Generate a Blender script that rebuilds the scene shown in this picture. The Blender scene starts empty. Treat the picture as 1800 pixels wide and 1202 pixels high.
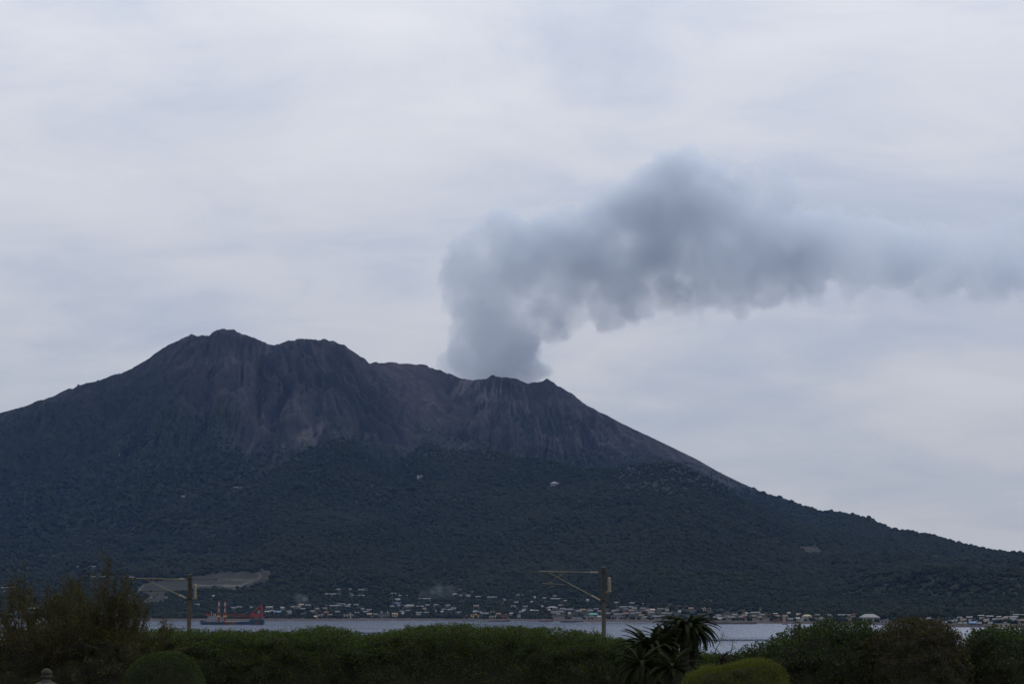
import bpy, bmesh, math, random
import numpy as np
from mathutils import Vector, Matrix

random.seed(7)
rng = np.random.default_rng(7)
R = math.radians
sc = bpy.context.scene
COL = sc.collection

# ------------------------------------------------------------------ camera
CAMZ = 20.0
FPX = 3866.0                      # focal length in pixels of the 1800 px wide photograph
PITCH = math.atan(465.0 / FPX)
cam_d = bpy.data.cameras.new('camera')
cam = bpy.data.objects.new('camera', cam_d)
COL.objects.link(cam)
cam.location = (0, 0, CAMZ)
cam.rotation_euler = (math.pi / 2 + PITCH, 0, 0)
cam_d.sensor_width = 36.0
cam_d.lens = 36.0 * FPX / 1800.0
cam_d.clip_start = 0.5
cam_d.clip_end = 60000.0
sc.camera = cam

# ------------------------------------------------------------------ sky
SUN_EL, SUN_AZ = R(46), R(78)     # azimuth measured from +Y towards +X
world = bpy.data.worlds.new('World')
sc.world = world
world.use_nodes = True
wn, wl = world.node_tree.nodes, world.node_tree.links
wn.clear()


def nd(nodes, typ, **kw):
    n = nodes.new(typ)
    for k, v in kw.items():
        setattr(n, k, v)
    return n


def mth(nodes, links, op, a, b=None, c=None, clamp=False):
    n = nodes.new('ShaderNodeMath')
    n.operation = op
    n.use_clamp = clamp
    for i, v in enumerate((a, b, c)):
        if v is None:
            continue
        if isinstance(v, (int, float)):
            n.inputs[i].default_value = v
        else:
            links.new(v, n.inputs[i])
    return n.outputs[0]


def ramp(nodes, links, fac, stops):
    n = nodes.new('ShaderNodeValToRGB')
    el = n.color_ramp.elements
    while len(el) < len(stops):
        el.new(0.5)
    for e, (p, c) in zip(el, stops):
        e.position = p
        e.color = tuple(c) + (1,) if len(c) == 3 else c
    links.new(fac, n.inputs[0])
    return n.outputs[0]


def mixc(nodes, links, fac, a, b):
    n = nodes.new('ShaderNodeMix')
    n.data_type = 'RGBA'
    for v, i in ((fac, 0), (a, 6), (b, 7)):
        if isinstance(v, (int, float)):
            n.inputs[i].default_value = v
        elif isinstance(v, tuple):
            n.inputs[i].default_value = v + (1,) if len(v) == 3 else v
        else:
            links.new(v, n.inputs[i])
    return n.outputs[2]


sky = nd(wn, 'ShaderNodeTexSky', sky_type='NISHITA', sun_disc=False, sun_elevation=SUN_EL, sun_rotation=SUN_AZ)
tc = nd(wn, 'ShaderNodeTexCoord')
sp = nd(wn, 'ShaderNodeSeparateXYZ')
wl.new(tc.outputs['Generated'], sp.inputs[0])
zz = mth(wn, wl, 'ADD', mth(wn, wl, 'MAXIMUM', sp.outputs[2], 0.0), 0.26)
cb = nd(wn, 'ShaderNodeCombineXYZ')
wl.new(mth(wn, wl, 'DIVIDE', sp.outputs[0], zz), cb.inputs[0])
wl.new(mth(wn, wl, 'DIVIDE', sp.outputs[1], zz), cb.inputs[1])


def wnoise(scale, detail, rough, dist, off):
    mp = nd(wn, 'ShaderNodeMapping')
    mp.inputs['Location'].default_value = off
    mp.inputs['Scale'].default_value = (0.8, 1.0, 1.0)
    wl.new(cb.outputs[0], mp.inputs[0])
    n = nd(wn, 'ShaderNodeTexNoise')
    n.inputs['Scale'].default_value = scale
    n.inputs['Detail'].default_value = detail
    n.inputs['Roughness'].default_value = rough
    n.inputs['Distortion'].default_value = dist
    wl.new(mp.outputs[0], n.inputs[0])
    return n.outputs[0]


n1 = wnoise(1.9, 3, 0.5, 0.5, (3.1, 0.7, 0))
n2 = wnoise(5.0, 8, 0.6, 0.5, (1.3, 5.2, 0))
nn = mth(wn, wl, 'ADD', mth(wn, wl, 'MULTIPLY', n1, 0.5), mth(wn, wl, 'MULTIPLY', n2, 0.5))
cloud = ramp(wn, wl, nn, [(0.36, (4.6, 4.95, 5.7)), (0.46, (5.15, 5.4, 5.95)), (0.54, (5.75, 5.88, 6.2)), (0.66, (6.35, 6.38, 6.55))])
cover = ramp(wn, wl, nn, [(0.25, (0.80,) * 3), (0.5, (0.95,) * 3)])
elev = nd(wn, 'ShaderNodeMapRange', interpolation_type='SMOOTHSTEP')
wl.new(sp.outputs[2], elev.inputs['Value'])
elev.inputs['From Min'].default_value = -0.06
elev.inputs['From Max'].default_value = 0.50
elev.inputs['To Min'].default_value = 0.82
elev.inputs['To Max'].default_value = 1.75
lum = nd(wn, 'ShaderNodeVectorMath', operation='SCALE')
wl.new(cloud, lum.inputs[0])
wl.new(elev.outputs[0], lum.inputs['Scale'])
skymix = mixc(wn, wl, cover, sky.outputs[0], lum.outputs[0])
bg = nd(wn, 'ShaderNodeBackground')
bg.inputs[1].default_value = 0.1
wl.new(skymix, bg.inputs[0])
wo = nd(wn, 'ShaderNodeOutputWorld')
wl.new(bg.outputs[0], wo.inputs[0])

# ------------------------------------------------------------------ sun behind the cloud sheet
sd = bpy.data.lights.new('sun', 'SUN')
sd.energy = 0.7
sd.angle = R(14)
sd.color = (1.0, 0.96, 0.9)
sun = bpy.data.objects.new('sun', sd)
COL.objects.link(sun)
sdir = Vector((math.sin(SUN_AZ) * math.cos(SUN_EL), math.cos(SUN_AZ) * math.cos(SUN_EL), math.sin(SUN_EL)))
sun.rotation_euler = sdir.to_track_quat('Z', 'Y').to_euler()
sun.location = (0, -20, 60)

# ------------------------------------------------------------------ exposure and render
sc.view_settings.view_transform = 'Standard'
sc.view_settings.look = 'None'
sc.view_settings.exposure = 0.0
sc.view_settings.gamma = 1.0
sc.view_settings.use_curve_mapping = False
sc.render.engine = 'CYCLES'
cy = sc.cycles
cy.use_denoising = True
try:
    cy.denoiser = 'OPENIMAGEDENOISE'
except Exception:
    pass
cy.max_bounces = 5
cy.diffuse_bounces = 2
cy.glossy_bounces = 2
cy.transmission_bounces = 2
cy.volume_bounces = 3
cy.transparent_max_bounces = 6
cy.volume_step_rate = 1.6
cy.volume_max_steps = 256


# ================================================================== helpers
def px(x, y, Y):
    """world point at forward distance Y seen at photo pixel (x, y)"""
    u, e = px_ue(x, y)
    return Vector((u * Y, Y, CAMZ + e * Y))


def px_ue(x, y):
    a = (np.asarray(x, float) - 900.0) / FPX
    v = (601.0 - np.asarray(y, float)) / FPX
    f = math.cos(PITCH) - v * math.sin(PITCH)
    return a / f, (math.sin(PITCH) + v * math.cos(PITCH)) / f


def ue_px(u, e):
    f = math.cos(PITCH) + e * math.sin(PITCH)
    return 900 + FPX * u / f, 601 - FPX * (e * math.cos(PITCH) - math.sin(PITCH)) / f


def sstep(a, b, x):
    t = np.clip((x - a) / (b - a), 0, 1)
    return t * t * (3 - 2 * t)


def vnoise(x, y, seed=0):
    ix, iy = np.floor(x).astype(np.int64), np.floor(y).astype(np.int64)
    fx, fy = x - ix, y - iy
    fx = fx * fx * fx * (fx * (fx * 6 - 15) + 10)
    fy = fy * fy * fy * (fy * (fy * 6 - 15) + 10)

    def h(a, b):
        n = (a * 374761393 + b * 668265263 + seed * 974634777) & 0xFFFFFFFF
        n = ((n ^ (n >> 13)) * 1274126177) & 0xFFFFFFFF
        return ((n ^ (n >> 16)) & 0xFFFF) / 65535.0
    a, b, c, d = h(ix, iy), h(ix + 1, iy), h(ix, iy + 1), h(ix + 1, iy + 1)
    return (a * (1 - fx) + b * fx) * (1 - fy) + (c * (1 - fx) + d * fx) * fy


def fbm(x, y, octs=4, seed=0, gain=0.5):
    s, a, t = 0, 1.0, 0
    for i in range(octs):
        s = s + a * vnoise(x * 2 ** i + 17.3 * i, y * 2 ** i - 9.1 * i, seed + i)
        t += a
        a *= gain
    return s / t


def link(o, parent=None):
    COL.objects.link(o)
    if parent is not None:
        o.parent = parent
    return o


def mesh_np(name, verts, faces, smooth=False):
    """verts (N,3), faces (M,k) arrays of one face size"""
    me = bpy.data.meshes.new(name)
    verts = np.asarray(verts, np.float32)
    faces = np.asarray(faces, np.int32)
    k = faces.shape[1]
    me.vertices.add(len(verts))
    me.vertices.foreach_set('co', verts.ravel())
    me.loops.add(faces.size)
    me.loops.foreach_set('vertex_index', faces.ravel())
    me.polygons.add(len(faces))
    me.polygons.foreach_set('loop_start', np.arange(0, faces.size, k, dtype=np.int32))
    me.update(calc_edges=True)
    if smooth:
        me.polygons.foreach_set('use_smooth', np.ones(len(faces), bool))
    return me


class MB:
    """collects simple solids into one mesh"""
    def __init__(self):
        self.v, self.f = [], []

    def add(self, vs, fs):
        b = len(self.v)
        self.v += [tuple(p) for p in vs]
        self.f += [tuple(b + i for i in f) for f in fs]
        return self

    def box(self, c, s, rz=0.0):
        x, y, z = (k / 2 for k in s)
        M = Matrix.Rotation(rz, 3, 'Z')
        vs = [M @ Vector((sx * x, sy * y, sz * z)) + Vector(c) for sz in (-1, 1) for sy in (-1, 1) for sx in (-1, 1)]
        return self.add(vs, [(0, 2, 3, 1), (4, 5, 7, 6), (0, 1, 5, 4), (2, 6, 7, 3), (0, 4, 6, 2), (1, 3, 7, 5)])

    def tube(self, pts, rad, n=8, cap=True):
        pts = [Vector(p) for p in pts]
        if not hasattr(rad, '__len__'):
            rad = [rad] * len(pts)
        vs, fs = [], []
        for i, p in enumerate(pts):
            d = (pts[min(i + 1, len(pts) - 1)] - pts[max(i - 1, 0)]).normalized()
            a = d.cross(Vector((0, 0, 1)) if abs(d.z) < 0.95 else Vector((1, 0, 0))).normalized()
            b = d.cross(a)
            for k in range(n):
                t = 2 * math.pi * k / n
                vs.append(p + rad[i] * (math.cos(t) * a + math.sin(t) * b))
        for i in range(len(pts) - 1):
            for k in range(n):
                q = (k + 1) % n
                fs.append((i * n + k, i * n + q, (i + 1) * n + q, (i + 1) * n + k))
        if cap:
            fs.append(tuple(range(n)))
            fs.append(tuple((len(pts) - 1) * n + k for k in range(n))[::-1])
        return self.add(vs, fs)

    def lathe(self, prof, n=16, c=(0, 0, 0)):
        vs, fs = [], []
        for r, z in prof:
            for k in range(n):
                t = 2 * math.pi * k / n
                vs.append((c[0] + r * math.cos(t), c[1] + r * math.sin(t), c[2] + z))
        for i in range(len(prof) - 1):
            for k in range(n):
                q = (k + 1) % n
                fs.append((i * n + k, i * n + q, (i + 1) * n + q, (i + 1) * n + k))
        fs.append(tuple(range(n))[::-1])
        fs.append(tuple((len(prof) - 1) * n + k for k in range(n)))
        return self.add(vs, fs)

    def mesh(self, name, smooth=False):
        me = bpy.data.meshes.new(name)
        me.from_pydata(self.v, [], self.f)
        me.update()
        if smooth:
            for p in me.polygons:
                p.use_smooth = True
        return me

    def build(self, name, mat, parent=None, smooth=False, loc=None):
        me = self.mesh(name, smooth)
        me.materials.append(mat)
        o = bpy.data.objects.new(name, me)
        if loc is not None:
            o.location = loc
        return link(o, parent)


def obj(name, me, mat=None, parent=None):
    if mat is not None and not me.materials:
        me.materials.append(mat)
    return link(bpy.data.objects.new(name, me), parent)


def tag(o, label=None, cat=None, group=None, kind=None):
    for k, v in (('label', label), ('category', cat), ('group', group), ('kind', kind)):
        if v:
            o[k] = v
    return o


def empty(name, loc, rz=0.0):
    o = bpy.data.objects.new(name, None)
    o.empty_display_size = 0.3
    o.location = loc
    o.rotation_euler = (0, 0, rz)
    return link(o)


# ------------------------------------------------------------------ materials
MATS = {}


def mat(name, col, rough=0.8, var=0.0, scale=1.0, metal=0.0, spec=0.3, bump=0.0, island=0.0, col2=None, detail=4):
    if name in MATS:
        return MATS[name]
    m = bpy.data.materials.new(name)
    m.use_nodes = True
    n, l = m.node_tree.nodes, m.node_tree.links
    b = n['Principled BSDF']
    b.inputs['Roughness'].default_value = rough
    b.inputs['Metallic'].default_value = metal
    b.inputs['Specular IOR Level'].default_value = spec
    c2 = col2 or tuple(max(0, k * (1 - var)) for k in col)
    t = nd(n, 'ShaderNodeTexCoord')
    ns = nd(n, 'ShaderNodeTexNoise')
    ns.inputs['Scale'].default_value = scale
    ns.inputs['Detail'].default_value = detail
    l.new(t.outputs['Object'], ns.inputs[0])
    fac = ramp(n, l, ns.outputs[0], [(0.32, (0, 0, 0)), (0.68, (1, 1, 1))])
    if island:
        g = nd(n, 'ShaderNodeNewGeometry')
        fac = mth(n, l, 'ADD', mth(n, l, 'MULTIPLY', fac, 1 - island), mth(n, l, 'MULTIPLY', g.outputs['Random Per Island'], island), clamp=True)
    l.new(mixc(n, l, fac, c2, tuple(col)), b.inputs['Base Color'])
    if bump:
        bp = nd(n, 'ShaderNodeBump')
        bp.inputs['Strength'].default_value = bump
        bp.inputs['Distance'].default_value = 0.5 / scale
        l.new(ns.outputs[0], bp.inputs['Height'])
        l.new(bp.outputs[0], b.inputs['Normal'])
    MATS[name] = m
    return m


# ================================================================== sea
def water_material():
    m = bpy.data.materials.new('sea_water')
    m.use_nodes = True
    n, l = m.node_tree.nodes, m.node_tree.links
    b = n['Principled BSDF']
    b.inputs['Base Color'].default_value = (0.020, 0.046, 0.095, 1)
    b.inputs['IOR'].default_value = 1.33
    t = nd(n, 'ShaderNodeTexCoord')
    mp = nd(n, 'ShaderNodeMapping')
    mp.inputs['Scale'].default_value = (0.16, 0.5, 1)
    l.new(t.outputs['Object'], mp.inputs[0])
    w = nd(n, 'ShaderNodeTexNoise')
    w.inputs['Scale'].default_value = 1.0
    w.inputs['Detail'].default_value = 3
    l.new(mp.outputs[0], w.inputs[0])
    # wind lanes: long bands of rougher, choppier water
    mp2 = nd(n, 'ShaderNodeMapping')
    mp2.inputs['Scale'].default_value = (0.0009, 0.0042, 1)
    mp2.inputs['Location'].default_value = (0.3, 2.2, 0)
    l.new(t.outputs['Object'], mp2.inputs[0])
    lane = nd(n, 'ShaderNodeTexNoise')
    lane.inputs['Scale'].default_value = 1.0
    lane.inputs['Detail'].default_value = 3
    l.new(mp2.outputs[0], lane.inputs[0])
    lf = ramp(n, l, lane.outputs[0], [(0.56, (0, 0, 0)), (0.68, (1, 1, 1))])
    bp = nd(n, 'ShaderNodeBump')
    l.new(mth(n, l, 'MULTIPLY_ADD', lf, -0.4, 0.55), bp.inputs['Strength'])
    bp.inputs['Distance'].default_value = 0.35
    l.new(w.outputs[0], bp.inputs['Height'])
    l.new(bp.outputs[0], b.inputs['Normal'])
    l.new(mth(n, l, 'MULTIPLY_ADD', lf, -0.12, 0.20), b.inputs['Roughness'])
    return m


WATER = water_material()
sea = obj('sea', mesh_np('sea', [(-12000, -900, 0), (12000, -900, 0), (12000, 14000, 0), (-12000, 14000, 0)], [(0, 1, 2, 3)]), WATER)
tag(sea, 'calm grey blue bay water in front of the volcano', 'water', kind='structure')

# ================================================================== volcano island
SIL = [(-900, 960), (-600, 880), (-300, 800), (-100, 752), (0, 726), (40, 715), (80, 700), (120, 684), (170, 668), (220, 653), (250, 637), (280, 616),
       (305, 601), (335, 588), (352, 589), (369, 588), (375, 582), (395, 578), (412, 580), (440, 591), (470, 604), (490, 606), (508, 598),
       (540, 595), (575, 597), (605, 606), (625, 620), (650, 638), (680, 637), (700, 639), (745, 641), (775, 651), (800, 661), (830, 668),
       (855, 665), (867, 659), (880, 663), (905, 665), (930, 673), (948, 671), (961, 666), (980, 677), (1000, 688), (1030, 710), (1080, 737), (1130, 761),
       (1180, 785), (1225, 807), (1265, 830), (1300, 847), (1340, 865), (1380, 876), (1415, 890), (1440, 899), (1480, 902), (1530, 912), (1565, 932),
       (1590, 935), (1640, 943), (1690, 957), (1745, 970), (1800, 976), (1900, 990), (2100, 1014), (2400, 1044), (2700, 1060)]
SIL = np.array(SIL, float)
su, se = px_ue(SIL[:, 0], SIL[:, 1])


def along(xs, vals):
    """value given at photo columns xs -> function of u (evaluated near the horizon)"""
    uu = px_ue(np.array(xs, float), 1000.0)[0]
    return lambda u: np.interp(u, uu, vals)


D_shore = along([-900, 230, 500, 750, 900, 1060, 1250, 1420, 1545, 1680, 1800, 2000, 2700], [3500, 3260, 3270, 3330, 3170, 3050, 2830, 2640, 2480, 2240, 2120, 2000, 2100])
D_ridge = along([-900, 0, 400, 600, 750, 900, 1000, 1300, 1440, 1565, 1800, 2700], [8600, 8200, 8000, 8150, 8500, 8900, 8900, 8200, 7300, 6500, 5600, 4800])
EXPO = along([-900, 0, 400, 1000, 1300, 1800, 2700], [2.2, 2.3, 2.7, 2.7, 2.3, 1.5, 1.4])

uin = np.linspace(-0.27, 0.27, 960)
uout = 0.27 + 0.35 * (np.linspace(0, 1, 61)[1:]) ** 1.5
U1 = np.concatenate([-uout[::-1], uin, uout])
T1 = np.concatenate([[-0.02], np.linspace(0, 1, 500), 1 + np.linspace(0, 0.45, 41)[1:]])
U, T = np.meshgrid(U1, T1, indexing='ij')
DS, DR = D_shore(U), D_ridge(U)
DS = DS + 40 * (fbm(U * 120, U * 0 + 3.3, 3, 5) - 0.5)
D = DS + (DR - DS) * T
X, Y = U * D, D


def height_field():
    eT = np.interp(U1, su, se)
    pxx = 900 + FPX * U1
    rocky = sstep(-50, 60, pxx) * (1 - sstep(1000, 1250, pxx))
    eT = eT + rocky * ((fbm(pxx / 9.0, pxx * 0, 3, 21) - 0.5) * 5.0 / FPX)
    eT2 = eT[:, None]
    s = np.clip(T, 0, 1)
    zr = CAMZ + eT2 * DR
    ex = EXPO(U)
    main = zr * (0.27 * s + 0.73 * s ** ex)
    back = np.clip(T - 1, 0, 1)
    main = main * (1 - 1.1 * back)
    # gullies fan out from the two summits
    c1 = px(470, 600, 8350.0)
    c2 = px(905, 665, 9150.0)
    wx = (fbm(X / 420, Y / 420, 4, 31) - 0.5)
    a1 = np.arctan2(X - c1.x, c1.y - Y) + 0.22 * wx
    a2 = np.arctan2(X - c2.x, c2.y - Y) + 0.14 * wx
    r1 = np.hypot(X - c1.x, Y - c1.y)
    r2 = np.hypot(X - c2.x, Y - c2.y)
    sel = sstep(-150, 150, (X - 0.5 * (c1.x + c2.x)) + 150 * wx - 0.10 * (c2.y - Y))

    def gul(a, r, k, sd):
        n = vnoise(a * k + 50, np.log(r + 200) * 2.2, sd) * 0.7 + vnoise(a * k * 2.3 + 9, np.log(r + 200) * 4.0, sd + 1) * 0.3
        return np.abs(2 * n - 1)
    g1 = 0.52 * gul(a1, r1, 9, 41) + 0.30 * gul(a1, r1, 24, 43) + 0.18 * gul(a1, r1, 60, 45)
    g2 = 0.36 * gul(a2, r2, 12, 51) + 0.36 * gul(a2, r2, 30, 53) + 0.28 * gul(a2, r2, 62, 55)
    g = g1 * (1 - sel) + g2 * sel
    fine_g = np.minimum(gul(a2, r2, 55, 57), gul(a2, r2, 110, 58) + 0.12) * sel + gul(a1, r1, 34, 59) * (1 - sel)
    amp = (185 * (1 - sel) + 165 * sel) * sstep(0.42, 0.75, s) * (1 - 0.75 * sstep(0.93, 1.0, s)) * sstep(250, 700, zr)
    PXU = 900 + FPX * U
    flank = 1 - 0.6 * sstep(1010, 1190, PXU)
    ash = np.exp(-((PXU - (700 + (1 - s) * 520)) / 75.0) ** 2) * sstep(0.5, 0.65, s)
    amp = amp * flank * (1 - 0.6 * ash)
    main = main + amp * (g - 0.55)
    rough = sstep(0.35, 0.7, s) * sstep(200, 600, zr)
    main = main + rough * flank * (1 - 0.6 * ash) * 44 * (np.abs(2 * fbm(X / 120, Y / 150, 5, 61) - 1) * 1.6 - 0.4)
    apron = sstep(0.06, 0.25, s) * (1 - sstep(0.55, 0.8, s))
    main = main + apron * 70 * (gul(a1 * (1 - sel) + a2 * sel, r1 * (1 - sel) + r2 * sel, 15, 63) - 0.5)
    main = main + 120 * sstep(0.05, 0.35, s) * (1 - sstep(0.6, 0.9, s)) * (fbm(X / 750, Y / 900, 4, 71) - 0.5)

    # a spur hill in the middle and the wide foothill on the right
    def layer(pts, Dc_x, Dc_v, fall, p):
        pts = np.array(pts, float)
        lu, le = px_ue(pts[:, 0], pts[:, 1])
        Dc = along(Dc_x, Dc_v)(U)
        t = np.clip((D - DS) / (Dc - DS), 0, 1)
        Uw = U + (1 - t) * 0.05 * (fbm(X / 500, Y / 500, 3, 83) - 0.5)
        eu = np.linspace(-0.7, 0.7, 2801)
        ev = np.interp(eu, lu, le, left=-0.02, right=-0.02)
        kw = np.hanning(161)
        es = np.convolve(np.pad(ev, 80, mode='edge'), kw / kw.sum(), 'valid')
        near = sstep(0.55, 1.0, t)
        zc = CAMZ + (np.interp(Uw, eu, es) * (1 - near) + np.interp(Uw, eu, ev) * near) * Dc
        zc = zc + 26 * (fbm(X / 260, Y / 500, 4, 81) - 0.5) + (1 - near) * 75 * (np.abs(2 * fbm(X / 430, Y / 900, 4, 87) - 1) * 1.5 - 0.35) * sstep(0.08, 0.3, t)
        z = zc * (0.34 * t + 0.66 * t ** p)
        return np.where(D > Dc, zc - fall * (D - Dc) - 0.0004 * (D - Dc) ** 2, z)
    L1 = layer([(380, 960), (430, 880), (470, 838), (520, 802), (560, 778), (598, 766), (630, 784), (665, 812), (700, 836), (740, 868), (800, 930)],
               [300, 600, 900], [5900, 6400, 6100], 0.42, 1.7)
    L2 = layer([(600, 940), (660, 860), (700, 812), (745, 778), (818, 793), (872, 799), (903, 808), (934, 812), (973, 812), (1020, 820), (1067, 821), (1102, 817),
                (1145, 812), (1183, 810), (1207, 817), (1238, 835), (1269, 851), (1300, 874), (1340, 892), (1400, 920), (1500, 950), (1650, 980), (1800, 1003), (2100, 1030)],
               [600, 750, 1000, 1300, 1500, 1800, 2100], [6900, 6700, 6100, 5900, 5600, 4700, 4300], 0.36, 1.7)

    def smax(a, b, k):
        h = np.clip(0.5 + 0.5 * (a - b) / k, 0, 1)
        return b * (1 - h) + a * h + k * h * (1 - h)
    kk = 1.0 + 34.0 * sstep(0.0, 0.35, s)
    Z = smax(smax(main, L1, kk), L2, kk)
    # make the skyline of the finished relief follow the surveyed profile
    for _ in range(3):
        e = (Z - CAMZ) / D
        M = e.max(axis=1)
        q = (eT / M)[:, None]
        Z = CAMZ + (Z - CAMZ) * (1 + (q - 1) * sstep(0.45, 0.9, s))
    foot = np.minimum(L1, L2)
    front = np.maximum(L1, L2) > main + 4
    Z = np.where(T < 0, -4.0, np.maximum(Z, 2.4 + 30 * s))
    return Z, g, sel, s, front, rough, fine_g, ash


Z, G, SEL, S, FRONT, ROUGH, FINE, ASH = height_field()
E = (Z - CAMZ) / D
PX, PY = ue_px(U, E)
RUN = np.maximum.accumulate(E, axis=1)


def ground_px(x, y):
    """the terrain point seen at photo pixel (x, y)"""
    u, e = px_ue(x, y)
    i = int(np.clip(np.searchsorted(U1, float(u)), 1, len(U1) - 1))
    col = RUN[i]
    j = int(np.clip(np.searchsorted(col, float(e)), 1, len(T1) - 2))
    e0, e1 = col[j - 1], col[j]
    f = 0.5 if e1 <= e0 else min(1, max(0, (float(e) - e0) / (e1 - e0)))
    d = D[i, j - 1] * (1 - f) + D[i, j] * f
    z = Z[i, j - 1] * (1 - f) + Z[i, j] * f
    return Vector((float(u) * d, d, z))


def ground_z(Xq, Yq):
    Xq, Yq = np.asarray(Xq, float), np.asarray(Yq, float)
    u = Xq / Yq
    i = np.clip(np.searchsorted(U1, u), 1, len(U1) - 1)
    fu = np.clip((u - U1[i - 1]) / (U1[i] - U1[i - 1]), 0, 1)
    out = 0
    for k, w in ((i - 1, 1 - fu), (i, fu)):
        ds, dr = DS[k, 0], DR[k, 0]
        t = (Yq - ds) / (dr - ds)
        j = np.clip(np.searchsorted(T1, t), 1, len(T1) - 1)
        ft = np.clip((t - T1[j - 1]) / (T1[j] - T1[j - 1]), 0, 1)
        out = out + w * (Z[k, j - 1] * (1 - ft) + Z[k, j] * ft)
    return out


def poly_mask(pts, x, y):
    """points inside polygon"""
    inside = np.zeros(x.shape, bool)
    n = len(pts)
    for i in range(n):
        x1, y1 = pts[i]
        x2, y2 = pts[(i + 1) % n]
        c = ((y1 > y) != (y2 > y)) & (x < (x2 - x1) * (y - y1) / ((y2 - y1) + 1e-9) + x1)
        inside ^= c
    return inside


def line_mask(pts, x, y, w):
    m = np.zeros(x.shape)
    for (x1, y1), (x2, y2) in zip(pts[:-1], pts[1:]):
        dx, dy = x2 - x1, y2 - y1
        t = np.clip(((x - x1) * dx + (y - y1) * dy) / (dx * dx + dy * dy), 0, 1)
        d = np.hypot(x - x1 - t * dx, (y - y1 - t * dy))
        m = np.maximum(m, 1 - sstep(w * 0.5, w, d))
    return m


def cover_masks():
    vis = E >= RUN - 1e-6
    bx = np.array([-400, 0, 150, 300, 380, 440, 520, 600, 660, 700, 740, 820, 900, 1000, 1100, 1200, 1300, 1400, 1450, 1500, 1800, 2400.0])
    by = np.array([800, 742, 725, 742, 785, 850, 800, 768, 800, 832, 790, 800, 812, 826, 850, 856, 884, 892, 886, 880, 940, 1000.0])
    b = np.interp(PX, bx, by)
    nz = fbm(X / 170, Y / 300, 4, 91) - 0.5
    fine = fbm(X / 40, Y / 70, 3, 95) - 0.5
    veg = sstep(-115, 35, PY - b + 110 * nz + 40 * fine + (170 * (G - 0.42) + 25) * (1 - sstep(560, 760, PX)))
    # scrub creeping up the left slope and the ribs between gullies
    left = 1 - sstep(560, 700, PX)
    scrub = left * sstep(-150, -10, PY - b) * sstep(0.42, 0.62, fbm(X / 130, Y / 220, 4, 97) + 0.18 * (G - 0.4))
    veg = np.maximum(veg, 0.85 * scrub)
    veg = np.where(FRONT, np.maximum(veg, 0.95), veg)
    hilltop = sstep(1020, 1110, PX) * (1 - sstep(1290, 1400, PX)) * (1 - sstep(845, 895, PY + 60 * nz))
    veg = np.where(FRONT, veg * (1 - 0.35 * hilltop), veg)
    veg = np.where(~FRONT & (PX > 1440), 1.0, veg)
    deb = (1 - sstep(0.03, 0.16, G)) * ROUGH * (1 - 0.7 * veg) * 0.75
    deb = np.maximum(deb, (1 - sstep(0.04, 0.17, FINE)) * ROUGH * (1 - 0.85 * veg) * (0.30 + 0.55 * SEL) * sstep(0.30 - 0.1 * SEL, 0.58, fbm(X / 200, Y / 200, 3, 101)))
    deb = np.maximum(deb, (~FRONT) * poly_mask([(566, 742), (600, 770), (520, 810), (470, 845), (425, 880), (385, 878), (430, 845), (480, 800), (520, 760)], PX, PY) * sstep(0.42, 0.55, fbm(X / 60, Y / 60, 4, 99)))
    deb = np.maximum(deb, 0.9 * line_mask([(650, 800), (690, 828), (735, 836)], PX, PY, 7))
    deb = np.maximum(deb, 0.8 * line_mask([(198, 789), (206, 796), (212, 801)], PX, PY, 3))
    deb = np.maximum(deb, 0.8 * line_mask([(620, 962), (626, 954)], PX, PY, 3))
    jx = PX + 9 * (fbm(X / 30, Y / 60, 4, 111) - 0.5)
    jy = PY + 5 * (fbm(X / 35, Y / 70, 4, 113) - 0.5)
    bare = poly_mask([(241, 1040), (246, 1030), (262, 1022), (330, 1014), (372, 1006), (410, 1003), (460, 1003), (476, 1006), (476, 1016), (455, 1026), (420, 1032), (330, 1039), (290, 1042), (300, 1050), (262, 1062), (246, 1066), (262, 1050)], jx, jy).astype(float) * (0.62 + 0.33 * np.sin(jy * 0.8 + 5 * nz) * sstep(0.3, 0.7, fbm(X / 90, Y / 40, 3, 117)))
    bare = np.maximum(bare, poly_mask([(1398, 958), (1440, 962), (1456, 974), (1420, 976)], PX, PY) * 0.8)
    bare = np.maximum(bare, poly_mask([(1345, 945), (1366, 946), (1366, 950), (1348, 949)], PX, PY) * 0.6)
    road = line_mask([(240, 1038), (248, 1042), (258, 1048)], PX, PY, 2.0)
    for pl in ([(408, 1034), (440, 1022), (458, 1013), (456, 1006), (449, 1003)], [(470, 1018), (476, 1010), (472, 1004), (462, 1002)], [(252, 1028), (243, 1036), (248, 1042)], [(380, 1018.5), (450, 1018)], [(340, 1028.5), (420, 1028)],
               [(278, 1060), (295, 1049)], [(256, 1056), (266, 1049)]):
        road = np.maximum(road, line_mask(pl, jx, jy, 1.5))
    veg = veg * (1 - np.clip(bare + road, 0, 1))
    shore = 1 - sstep(4.0, 7.0, Z)
    return veg, deb, bare, road, shore


VEG, DEB, BARE, ROAD, SHORE = cover_masks()


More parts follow.
